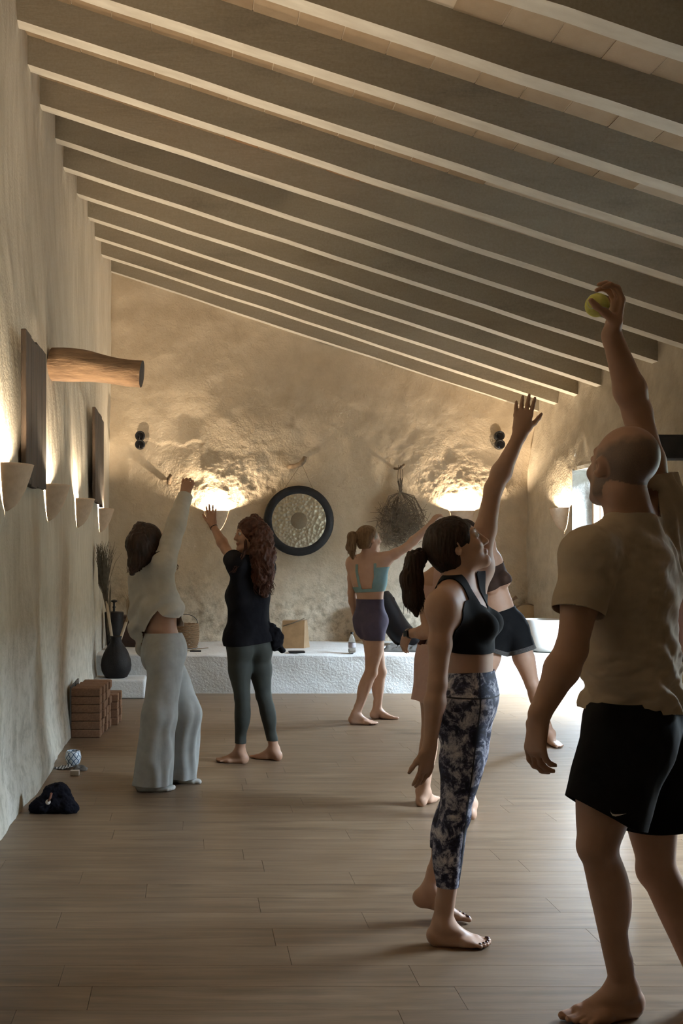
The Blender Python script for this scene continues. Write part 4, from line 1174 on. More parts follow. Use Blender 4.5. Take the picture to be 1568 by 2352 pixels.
# ================================================================= woman in tie-dye leggings
def woman_tiedye():
    J = dict(name='tiedye', pel=P(1080, 1618, 3.92), che=P(1076, 1448, 3.92), nek=P(1046, 1342, 3.93), head=P(1050, 1256, 3.94),
             pf=np.array([.97, -.22, 0]), cf=np.array([.90, -.42, .05]), hf=np.array([.86, -.20, .42]), hu=np.array([-.4, .12, .9]),
             shoR=P(1016, 1392, 3.78), elbR=P(1004, 1570, 3.75), wriR=P(986, 1716, 3.74), shoL=P(1096, 1308, 4.05), elbL=P(1133, 1122, 4.0), wriL=P(1194, 997, 3.98),
             hipR=P(1070, 1628, 3.84), kneR=P(1044, 1872, 3.80), ankR=P(1018, 2121, 3.82), hipL=P(1086, 1626, 4.0), ankL=P(990, 2046, 4.07), bust=.80, bustup=.022)
    J['kneL'] = ik(J['hipL'], J['ankL'], .40, .385, (.45, .9, 0))
    J['toeR'] = np.array([1, -.10, 0]); J['toeL'] = GP(1086, 2116) + np.array([0, 0, .012]); J['flatL'] = False
    J['kfR'] = np.array([1, -.1, 0]); J['kfL'] = np.array([.9, .2, 0])
    J['handR'] = dict(d=np.array([-.16, .0, -1]), n=np.array([-.55, .8, 0]), t=np.array([-1, -.3, 0]), curl=(.16, .22, .25, .3), thumb=.5, spread=.12)
    J['handL'] = dict(d=np.array([.16, .0, 1]), n=np.array([.25, 1, .1]), t=np.array([1, 0, 0]), curl=(.05, .08, .06, .05), thumb=.72, spread=.07, tcurl=.35)
    o = build_figure(J, g=.955, rad=.97, voxel=.0042)
    r, f, u = o.che; footR = o.footR; footL = o.footL
    def nails(V):
        v = np.zeros(len(V))
        return v
    ob = person(o, 'woman in tie-dye leggings and black bra stretching one arm up, ponytail', M['skin_mid'])
    face_parts(o, M['hair_dark'])
    C = J['che']
    def bra(V):
        l = T(V, C, o.che); a, b, e = l[:, 0], l[:, 1], l[:, 2]
        body = np.maximum(.105 - .022 * np.cos(a * 30) - e, .021 - np.abs(np.abs(a) - .074))
        s = np.minimum(e + .072 + .012 * np.clip(b / .1, -1, 1), body)
        for sd in 'LR':
            s = np.minimum(s, np.linalg.norm(V - (J['sho' + sd] + nrm(J['elb' + sd] - J['sho' + sd]) * .03), axis=1) - .077)
            s = np.minimum(s, .22 - e)
        return np.minimum(s, part_field(o, ['torso'], ['armL', 'armR', 'head', 'handR'])(V) * 2 + .012)
    cloth_obj('sports_bra', shell(o, .005, bra, zr=(.9, 1.6)), M['bra_black'], o)
    lp = o.pel
    def leg(V):
        l = T(V, J['pel'], lp); s = .135 - l[:, 2] - .1 * np.clip(-l[:, 1], 0, .1)
        zl = part_field(o, ['legL'], ['legR'])(V) > 0
        s = np.minimum(s, V[:, 2] - np.where(zl & (V[:, 2] < .6), .285, .222))
        return np.minimum(s, part_field(o, ['torso', 'legL', 'legR'], ['armL', 'armR', 'handL', 'handR', 'footL', 'footR'])(V) * 3)
    lg = cloth_obj('leggings', shell(o, .0045, leg, zr=(.15, 1.15)), M['tiedye'], o)
    # seams
    Vl, Ql = shell(o, .0055, leg, zr=(.15, 1.15))
    for s_name, fld in (('side_seam', lambda V: .0028 - np.abs(T(V, J['pel'], lp)[:, 1] * 0 + T(V, (J['hipR'] + (J['ankR'] - J['hipR']) * 0), lp)[:, 1] - (.048 - .0 * V[:, 2]) - np.interp(V[:, 2], [.2, .5, .9], [-.075, -.05, .0]))), ('yoke_seam', lambda V: .0028 - np.abs(T(V, J['pel'], lp)[:, 2] - .045))):
        s = np.minimum(fld(Vl), part_field(o, ['torso', 'legR'], ['legL'])(Vl) * 2 + (.0 if s_name == 'side_seam' else .05))
        if s_name == 'side_seam': s = np.minimum(s, T(Vl, J['hipR'], lp)[:, 0] + .03)
        VS = clip(Vl, Ql, s)
        if len(VS[0]) > 10: obj(s_name, VS[0], VS[1], M['seam'], lg, True)
    # toe nails
    for (base, t, s_, up), z in ((footR, 1), (footL, 1)):
        flat = abs(up[2]) > .99; tt = t if flat else nrm(np.array([t[0], t[1], -.15])); tu = up if flat else Zu
        for i, (a, b, L, r_) in enumerate(((.135, -.027, .040, .0130), (.140, -.006, .034, .0095), (.135, .009, .030, .0088), (.126, .022, .026, .0084), (.114, .033, .022, .0080))):
            p = base + .955 * (t * a + s_ * b + up * .016); q = p + tt * L * .92 * .955 + tu * r_ * .78
            mb = MB(); mb.lathe(q, [(.001, .0022), (r_ * .55, .0016), (r_ * .72, -.002)], (tt, np.cross(tu, tt), tu), 10); mb.build('toenail', M['nail'], ob, True)
    # hair
    def ex(B, c, ax, s):
        B.ell(c(0, -.105, .030), ax, np.array([.034, .03, .034]) * s, .015, 'h')
    B = hair_cap(o, .013, extra=ex)
    hr = sdf_obj('hair', B, M['hair_dark'], ob, .004, lambda V: .0022 * fbm(V * np.array([160, 160, 30]), 2, 4))
    rr = random.Random(12); c = lambda a, b, e: o.Hc + o.hs * (o.hax[0] * a + o.hax[1] * b + o.hax[2] * e)
    root = c(0, -.118, .035)
    pts = [root, P(955, 1285, 3.95), P(945, 1330, 3.94), P(948, 1375, 3.93), P(957, 1412, 3.92)]
    B = Sdf(); B.chain(pts, [.018, .034, .040, .034, .010], .02, 'h', np.array([0, 1, 0]), .8)
    sdf_obj('ponytail', B, M['hair_dark'], ob, .004, lambda V: .005 * fbm(V * np.array([130, 130, 10]), 2, 9))
    mb = MB(); strands(mb, pts, 90, .016, .044, rr, .0014, .006, 1.3, 10); mb.build('hair_strands', M['hair_dark'], ob)
    mb = MB(); mb.lathe(root + np.array([-.006, 0, -.004]), [(.017 + .006 * math.cos(a), .006 * math.sin(a)) for a in np.linspace(0, 6.283, 9)], (np.array([0, 1.0, 0]), nrm([.5, 0, 1]), nrm([1, 0, -.5])), 18); mb.build('hair_tie', M['black_plastic'], ob, True)
    return o
M['bra_black'] = cloth_mat('black_sportswear', (.006, .006, .007), (.010, .010, .012), 400, 8, .08, .85)
M['seam'] = simple('dark_seam', (.012, .012, .02), (.018, .018, .028), 20, .8); M['nail'] = simple('dark_nail_polish', (.03, .008, .01), (.04, .01, .014), 10, .2)
def tiedye_mat():
    t = NT('tie_dye'); v = t.coord((1, 1, 1))
    n1 = t.noise(v, 17, 8, .75, .5); n2 = t.noise(t.coord((1, 1, .7)), 48, 6, .75, .4)
    f = t.math('ADD', t.math('MULTIPLY', n1, .72), t.math('MULTIPLY', n2, .28))
    t.color(t.ramp(f, [(.42, (.010, .011, .026)), (.485, (.035, .04, .085)), (.53, (.36, .36, .45)), (.60, (.72, .71, .75))])).rough(.75).spec(.3)
    t.bump(t.noise(v, 9, 3), .06, .02); return t.m
M['tiedye'] = tiedye_mat()
D_ = woman_tiedye()

# ================================================================= man with the ball
def man():
    J = dict(name='man', pel=P(1458, 1668, 3.22), che=P(1442, 1375, 3.2), nek=P(1452, 1212, 3.22), head=P(1428, 1072, 3.2),
             pf=np.array([-.85, .52, 0]), cf=np.array([-.62, .78, .05]), hf=np.array([-.27, .94, .20]), hu=np.array([.10, -.18, .97]),
             shoL=P(1352, 1272, 3.07), elbL=P(1312, 1492, 3.0), wriL=P(1238, 1642, 2.96), shoR=P(1508, 1172, 3.32), elbR=P(1464, 950, 3.34), wriR=P(1404, 768, 3.28),
             hipL=P(1428, 1690, 3.15), kneL=P(1372, 1945, 3.12), ankL=P(1430, 2268, 3.235), hipR=P(1490, 1690, 3.3), kneR=P(1506, 2000, 3.32), ankR=P(1618, 2262, 3.25))
    J['toeL'] = np.array([-.93, -.30, 0]); J['toeR'] = np.array([-.5, -.8, 0]); J['kfL'] = np.array([-1, .0, 0]); J['kfR'] = np.array([-.8, .1, .2])
    J['ankL'][2] = .086; J['ankR'][2] = .086
    J['handL'] = dict(d=np.array([-.10, .05, -1]), n=np.array([.9, .25, .0]), t=np.array([0, 1, 0]), curl=(.42, .5, .5, .5), thumb=.35, spread=.03, tcurl=.4)
    J['handR'] = dict(d=np.array([.16, -.05, 1]), n=np.array([-1, 0, .25]), t=np.array([0, -1, 0]), curl=(.72, .7, .72, .8), thumb=.5, spread=.10, tcurl=1.8)
    o = build_figure(J, male=True, g=1.09, rad=.985, voxel=.0045)
    ob = person(o, 'bald man in tan t-shirt and black shorts raising a ball overhead', M['skin_man'])
    face_parts(o, M['hair_grey'])
    # cropped hair and stubble are too short for a surface of their own: a soft tint of the scalp
    V0 = o.VQ[0]; l = T(V0, o.Hc, o.hax) / o.hs; x_, y_, z_ = l.T
    hd = part_field(o, ['head'], ['neck', 'torso', 'armR'])(V0) > -.004
    nz = fbm(V0 * 25, 3, 3) * .012
    crop_ = sstep(.085, .045, z_ + .45 * np.clip(y_ + .02, -.1, .1) + nz) * sstep(.045, .02, y_) * sstep(-.105, -.08, z_ + .2 * y_) * sstep(.026, .036, np.hypot(y_ + .004, z_ + .006) + (np.abs(x_) < .06))
    beard_ = sstep(-.03, -.05, z_) * sstep(-.005, .02, y_) * .6
    at = ob.data.attributes.new('stubble', 'FLOAT', 'POINT'); at.data.foreach_set('value', (np.maximum(crop_, beard_) * hd).astype(np.float32))
    C, Pv = J['che'], J['pel']; ua = nrm(J['elbL'] - J['shoL']); ub = nrm(J['elbR'] - J['shoR'])
    def ext(E):
        E.rc(J['shoL'], J['shoL'] + ua * .19, .064, .070, .04, 'armL'); E.rc(J['shoR'], J['shoR'] + ub * .15, .066, .066, .05, 'armR')
        mid = Pv + (C - Pv) * .5; rm, fm, um = o.che
        E.ell(mid - um * .02, (rm, fm, um), np.array([.165, .128, .2]), .06, 'torso'); E.ell(Pv + o.pel[2] * .06, o.pel, np.array([.172, .142, .12]), .05, 'torso')
        E.rc(J['shoR'] + np.array([.02, 0, -.06]), Pv + o.pel[0] * .13 + np.array([.03, 0, .12]), .05, .05, .06, 'torso')
    def tee(V):
        l = T(V, Pv, o.pel); s = l[:, 2] - .055 + .02 * l[:, 0] / .15
        nk = V - J['nek']; hn = nk @ o.che[2]
        ra = np.linalg.norm(nk - np.outer(hn, o.che[2]), axis=1)
        s = np.minimum(s, np.maximum(.022 - hn - .25 * (nk @ o.che[1]), np.minimum(ra - .075, (o.B.eval(V, ['neck', 'head']) - o.B.eval(V, ['torso', 'armL', 'armR'])) * 2 - .004)))
        return sleeve_split(o, V, dict(L=.185, R=.11), s, -.004)
    def folds(V):
        l = T(V, C, o.che); a, b, e = l.T
        w = sstep(-.05, -.35, e) * .8 + .25
        d = np.sin((e * 60 + a * 45 + 3 * fbm(V * 7, 2, 3))) * .009 * w * sstep(-.06, .14, a + .1)
        d += .017 * fbm(np.stack([a * 10 + e * 6, b * 8, e * 16 - a * 12], 1), 3, 8) * w
        d += np.sin(a * 95 + e * 40) * .006 * sstep(.04, .14, a) * sstep(-.05, .1, e)
        return d
    cloth_obj('t_shirt', shell(o, .009, tee, ext, h=.0055, disp=folds, groups=['torso', 'neck', 'armL', 'armR']), M['tan_tee'], o)
    tL = nrm(J['kneL'] - J['hipL']); tR = nrm(J['kneR'] - J['hipR'])
    def exs(E):
        E.ell(Pv + o.pel[2] * .03, o.pel, np.array([.168, .138, .14]), .04, 'torso')
        for hp_, tt, sg in ((J['hipL'], tL, -1), (J['hipR'], tR, 1)):
            E.rc(hp_ - tt * .02, hp_ + tt * .34, .110, .118, .05, 'leg'); E.rc(hp_ - o.pel[1] * .03, hp_ + tt * .3 - o.pel[1] * .01, .105, .10, .05, 'leg')
    def sht(V):
        l = T(V, Pv, o.pel); s = .105 - l[:, 2]
        cl = part_field(o, ['legL'], ['legR'])(V) > 0
        dL = .262 - (V - J['hipL']) @ tL - .30 * np.clip((V - J['hipL']) @ np.array([-1.0, 0, 0]) - .03, 0, 1); dR = .285 - (V - J['hipR']) @ tR
        s = np.minimum(s, np.where(cl, dL, dR))
        return s
    Vs, Ts = shell(o, .010, sht, exs, h=.0055, groups=['torso', 'legL', 'legR'], zr=(.3, 1.2), disp=lambda V: .005 * fbm(V * np.array([10, 10, 5]), 3, 15))
    sh = cloth_obj('shorts', (Vs, Ts), M['black_shorts'], o)
    # white hook-shaped logo on the left trouser leg, laid on the cloth
    from mathutils.bvhtree import BVHTree
    bv = BVHTree.FromPolygons([tuple(v) for v in Vs], [tuple(int(i) for i in t) for t in Ts])
    top = [(1401, 1858), (1401.5, 1864), (1405, 1868.5), (1412, 1870.5), (1424, 1870), (1438, 1868.5)]
    bot = [(1401, 1858), (1402, 1867), (1406, 1873.5), (1413, 1875.5), (1424, 1873), (1438, 1868.5)]
    Vq = []
    for row in (top, bot):
        for (x, y) in row:
            d = nrm(P(x, y, 3.0) - np.array([0, 0, CAM_H])); h = bv.ray_cast(Vector((0, 0, CAM_H)), Vector(d))
            Vq.append(np.array(h[0]) - d * .004 if h[0] is not None else P(x, y, 3.0))
    n = len(top); obj('hook_logo', Vq, [(i, i + 1, n + i + 1, n + i) for i in range(n - 1)], M['logo_white'], sh)
    # ball held in the raised hand
    bc = P(1371, 701, 3.258); mb = MB(); mb.lathe(bc, [(.0375 * math.cos(a), .0375 * math.sin(a)) for a in np.linspace(-1.5707, 1.5707, 17)], n=28)
    b = mb.build('massage_ball', M['ball'], smooth=True); tag(b, 'yellow-green ball gripped in the raised hand of the bald man', 'ball')
    mb = MB(); mb.tube([bc + .0372 * nrm([math.cos(a), math.sin(a) * .6 - .5, math.sin(a) * .8 - .35 * math.cos(2 * a)]) for a in np.linspace(0, 6.283, 60)], .0014, 5, False); mb.build('seam', M['ball_seam'], b, True)
    return o
M['hair_grey'] = hair_mat('hair_grey_crop', (.035, .028, .025), (.09, .075, .065)); M['stubble0'] = simple('grey_stubble', (.16, .10, .07), (.22, .15, .11), 200, .9)
M['tan_tee'] = cloth_mat('tan_tee_cotton', (.42, .34, .25), (.48, .39, .29), 400, 7, .22, .95, (1, 1, .5))
M['black_shorts'] = cloth_mat('black_shorts_cloth', (.004, .004, .005), (.007, .007, .008), 400, 6, .12, .85)
M['logo_white'] = simple('logo_white', (.62, .58, .55), (.66, .62, .58), 5, .7)
M['ball'] = simple('felt_yellow_green', (.66, .66, .16), (.8, .78, .26), 60, .95, .3, bscale=300); M['ball_seam'] = simple('ball_seam', (.7, .7, .58), (.75, .75, .62), 10, .8)
G_ = man()

def common_legs(J): pass
# ================================================================= woman in white top and grey wide trousers
def woman_white():
    J = dict(name='white', pel=P(377, 1497, 6.42), che=P(364, 1385, 6.42), nek=P(350, 1302, 6.42), head=P(346, 1243, 6.40),
             pf=np.array([.90, .42, 0]), cf=np.array([.64, .77, .06]), hf=np.array([.50, .62, .60]), hu=np.array([-.42, -.30, .85]),
             shoL=P(322, 1330, 6.53), elbL=P(316, 1432, 6.50), wriL=P(338, 1508, 6.60), shoR=P(377, 1294, 6.29), elbR=P(404, 1205, 6.38), wriR=P(424, 1140, 6.50),
             hipR=P(383, 1502, 6.34), kneR=P(366, 1645, 6.29), ankR=P(335, 1787, 6.31), hipL=P(372, 1502, 6.50), kneL=P(425, 1640, 6.48), ankL=P(398, 1766, 6.54), bust=.8)
    J['toeR'] = np.array([1, .04, 0]); J['toeL'] = np.array([.95, -.1, 0]); J['kfR'] = np.array([1, .1, 0]); J['kfL'] = np.array([.9, .2, 0])
    J['ankR'][2] = .078; J['ankL'][2] = .078
    J['handR'] = dict(d=np.array([.30, .0, .95]), n=np.array([.25, 1, -.1]), t=np.array([-1, .3, 0]), curl=(.72, .72, .74, .78), thumb=.4, spread=.06)
    J['handL'] = dict(d=np.array([.5, .2, -.8]), n=np.array([.3, .9, 0]), t=np.array([1, 0, 0]), curl=(.3, .3, .3, .3))
    o = build_figure(J, g=.965, rad=.98, voxel=.0058)
    ob = person(o, 'woman in white cropped top and wide grey trousers, dark hair thrown back', M['skin_tan'])
    C, Pv = J['che'], J['pel']
    def ext(E):
        for sd in 'LR':
            S0, E_, W_ = J['sho' + sd], J['elb' + sd], J['wri' + sd]
            E.chain([S0, E_, W_], [.062, .052, .042], .04, 'arm' + sd)
        E.ell(C - o.che[2] * .08, o.che, np.array([.148, .125, .15]), .06, 'torso')
    def top(V):
        l = T(V, C, o.che); a, b, e = l.T
        hem = np.where(b < .06, -.165 + .12 * np.clip(1 - np.abs(a - .075) / .13, 0, 1), -.165)
        s = e - hem; nk = V - J['nek']; s = np.minimum(s, .032 - nk @ o.che[2] + .5 * np.clip(np.linalg.norm(nk[:, :2], axis=1) - .08, 0, .2))
        L = {sd: np.linalg.norm(J['elb' + sd] - J['sho' + sd]) + np.linalg.norm(J['wri' + sd] - J['elb' + sd]) + .005 for sd in 'LR'}
        return sleeve_split(o, V, L, s, -.002)
    def fold(V):
        l = T(V, C, o.che); a, b, e = l.T
        return .0105 * np.sin((a * 38 - e * 55) + 2.5 * fbm(V * 6, 2, 2)) * sstep(.14, -.05, e) + .004 * fbm(V * 14, 2, 5)
    cloth_obj('cropped_top', shell(o, .008, top, ext, h=.006, disp=fold, groups=['torso', 'neck', 'armL', 'armR']), M['white_knit'], o)
    def exp(E):
        E.ell(Pv + o.pel[2] * .03, o.pel, np.array([.172, .128, .13]), .04, 'torso')
        for sd, hem in (('R', P(350, 1806, 6.31)), ('L', P(410, 1782, 6.54))):
            hem[2] = .045
            E.chain([J['hip' + sd], J['kne' + sd], hem], [.100, .098, .122], .05, 'leg' + sd)
    def pants(V):
        l = T(V, Pv, o.pel); s = np.minimum(.118 - l[:, 2], V[:, 2] - .040 - .012 * fbm(V * 8, 2, 1))
        return s
    def pf(V):
        return .006 * np.sin(V[:, 0] * 60 + V[:, 1] * 40 + 3 * fbm(V * 4, 2, 7)) * sstep(.75, .2, V[:, 2]) + .005 * fbm(V * np.array([12, 12, 5]), 2, 8)
    cloth_obj('wide_trousers', shell(o, .008, pants, exp, h=.006, disp=pf, groups=['torso', 'legL', 'legR']), M['grey_jersey'], o)
    for sd in 'LR':
        V, Q = shell(o, .004, lambda V, sd=sd: np.minimum(.14 - V[:, 2], part_field(o, ['foot' + sd, 'leg' + sd], ['foot' + ('R' if sd == 'L' else 'L'), 'leg' + ('R' if sd == 'L' else 'L')])(V)), zr=(-.02, .2), sm=4)
        obj('sock', V, Q, M['sock_white'], ob, True)
    B = hair_cap(o, .016)
    sdf_obj('hair', B, M['hair_dark'], ob, .005, lambda V: .002 * fbm(V * 90, 2, 4))
    rr = random.Random(2); r, f, u = o.hax; c = lambda a, b, e: o.Hc + o.hs * (r * a + f * b + u * e)
    pts = [c(0, -.02, .11), c(0, -.10, .05), P(328, 1268, 6.33), P(312, 1292, 6.30), P(303, 1318, 6.30)]
    B = Sdf(); B.chain(pts, [.05, .075, .07, .042, .012], .04, 'h')
    sdf_obj('loose_hair', B, M['hair_dark'], ob, .005, lambda V: .006 * fbm(V * np.array([90, 90, 22]), 2, 9))
    mb = MB(); strands(mb, pts[1:], 120, .05, .03, rr, .0016, .018, 1.2, 10)
    mb.build('hair_strands', M['hair_brown'], ob); mb = MB()
    strands(mb, [P(380, 1262, 6.5), P(394, 1285, 6.5), P(401, 1300, 6.5), P(393, 1315, 6.5)], 26, .012, .02, rr, .002, .014, 1.0, 9)
    mb.build('loose_lock', M['hair_brown'], ob)
    return o
M['white_knit'] = cloth_mat('white_ribbed_knit', (.52, .50, .45), (.60, .58, .53), 300, 8, .25, .95)
M['grey_jersey'] = cloth_mat('grey_jersey', (.34, .345, .33), (.42, .425, .41), 300, 5, .25, .95, (1.5, 1.5, .5)); M['sock_white'] = cloth_mat('white_sock', (.55, .54, .51), (.62, .61, .58), 300, 9, .2)
woman_white()

# ================================================================= woman in black t-shirt with long curls
def woman_black():
    J = dict(name='black', pel=P(570, 1474, 7.15), che=P(570, 1365, 7.15), nek=P(573, 1286, 7.16), head=P(573, 1230, 7.13),
             pf=np.array([-.36, .93, 0]), cf=np.array([-.52, .85, .02]), hf=np.array([-.88, -.28, .02]),
             shoL=P(546, 1300, 7.04), elbL=P(519, 1262, 7.24), wriL=P(489, 1208, 7.36), shoR=P(608, 1304, 7.25), elbR=P(596, 1300, 7.52), wriR=P(575, 1262, 7.70),
             hipL=P(547, 1478, 7.11), kneL=P(556, 1602, 7.06), ankL=P(551, 1726, 7.14), hipR=P(593, 1478, 7.19), kneR=P(605, 1598, 7.16), ankR=P(629, 1720, 7.24))
    J['toeL'] = np.array([-.96, .28, 0]); J['toeR'] = np.array([-.85, .5, 0]); J['kfL'] = np.array([-.5, .8, 0]); J['kfR'] = np.array([-.5, .8, 0]); J['ankL'][2] = J['ankR'][2] = .078
    J['handL'] = dict(d=np.array([-.12, .05, 1]), n=np.array([.3, .9, .1]), t=np.array([-1, .2, 0]), curl=(.1, .1, .12, .15), thumb=.75, spread=.10, tcurl=.2)
    J['handR'] = dict(d=np.array([-.2, .3, 1]), n=np.array([-.3, .9, .1]), t=np.array([-1, 0, 0]), curl=(.2, .2, .2, .2))
    o = build_figure(J, g=.97, rad=.97, voxel=.0058)
    ob = person(o, 'woman in black t-shirt and dark leggings with long curly hair', M['skin_tan']); face_parts(o, M['hair_dark'])
    C, Pv = J['che'], J['pel']
    def ext(E):
        for sd in 'LR': E.rc(J['sho' + sd], J['sho' + sd] + nrm(J['elb' + sd] - J['sho' + sd]) * .12, .064, .066, .04, 'arm' + sd)
        E.rc(C, Pv + o.pel[2] * .0, .135, .150, .06, 'torso', o.pel[1], .84); E.ell(Pv + o.pel[2] * .02, o.pel, np.array([.178, .15, .12]), .05, 'torso')
    def tee(V):
        l = T(V, Pv, o.pel); s = l[:, 2] + .005 - .12 * l[:, 0]; nk = V - J['nek']
        s = np.minimum(s, .034 - nk @ o.che[2] + .5 * np.clip(np.linalg.norm(nk[:, :2], axis=1) - .08, 0, .2))
        return sleeve_split(o, V, dict(L=.105, R=.12), s, -.002)
    cloth_obj('t_shirt', shell(o, .009, tee, ext, h=.006, disp=lambda V: .005 * fbm(V * np.array([12, 12, 7]), 3, 3), groups=['torso', 'neck', 'armL', 'armR']), M['black_cotton'], o)
    def leg(V):
        l = T(V, Pv, o.pel); s = np.minimum(.12 - l[:, 2], V[:, 2] - .142)
        return np.minimum(s, part_field(o, ['torso', 'legL', 'legR'], ['armL', 'armR', 'footL', 'footR'])(V) * 3)
    cloth_obj('leggings', shell(o, .004, leg, zr=(.1, 1.1)), M['olive_leggings'], o)
    # jacket knotted at the waist
    B = Sdf(); wc = Pv + o.pel[2] * .10 + o.pel[0] * .13 - o.pel[1] * .06
    B.chain([wc + np.array([-.03, 0, .02]), wc + np.array([.03, -.01, -.04]), wc + np.array([.05, -.01, -.13])], [.04, .045, .03], .03, 'h'); B.chain([wc + np.array([.03, 0, .0]), wc + np.array([.075, 0, -.08]), wc + np.array([.09, 0, -.16])], [.03, .028, .018], .02, 'h')
    sdf_obj('tied_jacket', B, M['black_cotton'], ob, .005, lambda V: .012 * fbm(V * 28, 2, 3))
    B = hair_cap(o, .02); sdf_obj('hair', B, M['hair_red'], ob, .005, lambda V: .004 * fbm(V * 70, 2, 4))
    rr = random.Random(8); r, f, u = o.hax; c = lambda a, b, e: o.Hc + o.hs * (r * a + f * b + u * e)
    pts = [c(0, -.04, .09), P(598, 1232, 7.08), P(603, 1275, 7.03), P(604, 1320, 7.02), P(607, 1365, 7.04)]
    B = Sdf(); B.chain(pts, [.06, .075, .078, .066, .028], .04, 'h', np.array([0, 1, 0]), .75)
    sdf_obj('long_hair', B, M['hair_red'], ob, .005, lambda V: .011 * fbm(V * np.array([55, 55, 30]), 3, 9))
    mb = MB(); strands(mb, pts, 170, .055, .07, rr, .0024, .014, 4.2, 26)
    strands(mb, [c(.05, .03, .06), P(565, 1260, 7.0), P(545, 1300, 6.98), P(533, 1315, 6.97)], 18, .01, .02, rr, .002, .01, 3, 16)
    mb.build('curls', M['hair_red'], ob)
    mb = MB(); q = nrm(J['wriL'] - J['elbL']); mb.lathe(J['wriL'] - q * .015, [(.027 + .003 * math.cos(a), .003 * math.sin(a)) for a in np.linspace(0, 6.283, 7)], frame(q, np.array([1, 0, .3]))[0:1] + (np.cross(q, frame(q, np.array([1, 0, .3]))[0]), q), 18); mb.build('bracelet', M['black_plastic'], ob, True)
    return o
M['black_cotton'] = cloth_mat('black_cotton', (.004, .004, .006), (.008, .008, .011), 300, 7, .25, .95); M['olive_leggings'] = cloth_mat('dark_olive_leggings', (.03, .033, .03), (.045, .048, .043), 400, 9, .06, .6)
woman_black()

# ================================================================= woman in teal bra and purple shorts
def woman_teal():
    J = dict(name='teal', pel=P(850, 1430, 8.9), che=P(849, 1337, 8.9), nek=P(845, 1280, 8.9), head=P(847, 1239, 8.9),
             pf=np.array([.62, .78, 0]), cf=np.array([.48, .87, 0]), hf=np.array([.93, .34, .10]),
             shoR=P(880, 1287, 8.82), elbR=P(934, 1257, 8.74), wriR=P(987, 1206, 8.70), shoL=P(811, 1293, 9.0), elbL=P(808, 1363, 9.02), wriL=P(818, 1424, 9.08),
             hipR=P(863, 1433, 8.84), kneR=P(852, 1545, 8.80), ankR=P(817, 1640, 8.78), hipL=P(842, 1433, 8.96), kneL=P(873, 1543, 9.0), ankL=P(866, 1632, 9.06))
    J['toeR'] = np.array([.95, -.28, 0]); J['toeL'] = np.array([.98, -.12, 0]); J['kfR'] = np.array([.9, .4, 0]); J['kfL'] = np.array([.9, .3, 0]); J['ankL'][2] = J['ankR'][2] = .078
    J['handR'] = dict(d=np.array([.6, .1, .8]), n=np.array([.6, .3, -.7]), t=np.array([.2, 1, .2]), curl=(.5, .5, .5, .5), thumb=.5)
    J['handL'] = dict(d=np.array([.15, .1, -1]), n=np.array([.8, .4, 0]), t=np.array([0, 1, 0]), curl=(.3, .3, .3, .3))
    o = build_figure(J, g=1.0, rad=1.0, voxel=.0062)
    ob = person(o, 'blond woman in teal sports bra and purple-grey shorts, seen from behind', M['skin_fair']); face_parts(o, M['hair_blond'])
    C, Pv = J['che'], J['pel']
    def bra(V):
        l = T(V, C, o.che); a, b, e = l.T
        body = np.where(b < .02, np.maximum(-.058 - e + .16 * np.clip((np.abs(a) - .05) / .05, 0, 1) * (a > 0) + .02 * (np.abs(a) > .05), .012 - np.abs(np.abs(a) - .085 + .2 * np.clip(.1 - e, 0, .2) * (a < 0))), .05 - e)
        s = np.minimum(e + .085, body)
        for sd in 'LR': s = np.minimum(s, np.linalg.norm(V - J['sho' + sd] - nrm(J['elb' + sd] - J['sho' + sd]) * .03, axis=1) - .074)
        s = np.minimum(s, .16 - e)
        return np.minimum(s, part_field(o, ['torso'], ['armL', 'armR', 'head', 'neck'])(V) * 2 + .01)
    cloth_obj('sports_bra', shell(o, .005, bra, zr=(.9, 1.6)), M['teal'], o)
    def sh(V):
        l = T(V, Pv, o.pel); s = np.minimum(.205 - l[:, 2], V[:, 2] - .715)
        return np.minimum(s, part_field(o, ['torso', 'legL', 'legR'], ['armL', 'armR', 'handL', 'handR'])(V) * 3)
    cloth_obj('shorts', shell(o, .005, sh, zr=(.6, 1.25)), M['purple_grey'], o)
    B = hair_cap(o, .010, extra=lambda B, c, ax, s: B.ell(c(0, -.105, .055), ax, np.array([.03, .03, .03]) * s, .015, 'h')); sdf_obj('hair', B, M['hair_blond'], ob, .005, lambda V: .002 * fbm(V * 80, 2, 4))
    rr = random.Random(4); r, f, u = o.hax; c = lambda a, b, e: o.Hc + o.hs * (r * a + f * b + u * e)
    pts = [c(0, -.115, .06), P(808, 1232, 8.86), P(806, 1258, 8.85), P(810, 1282, 8.84)]
    B = Sdf(); B.chain(pts, [.02, .038, .04, .014], .02, 'h'); sdf_obj('ponytail', B, M['hair_blond'], ob, .005, lambda V: .006 * fbm(V * np.array([90, 90, 15]), 2, 9))
    mb = MB(); strands(mb, pts, 60, .015, .04, rr, .0018, .008, 1.2, 9); mb.build('hair_strands', M['hair_blond'], ob)
    return o
M['teal'] = cloth_mat('teal_sportswear', (.20, .33, .35), (.26, .40, .42), 400, 8, .08, .7); M['purple_grey'] = cloth_mat('purple_grey_sportswear', (.075, .065, .105), (.10, .085, .135), 400, 8, .08, .7)
woman_teal()

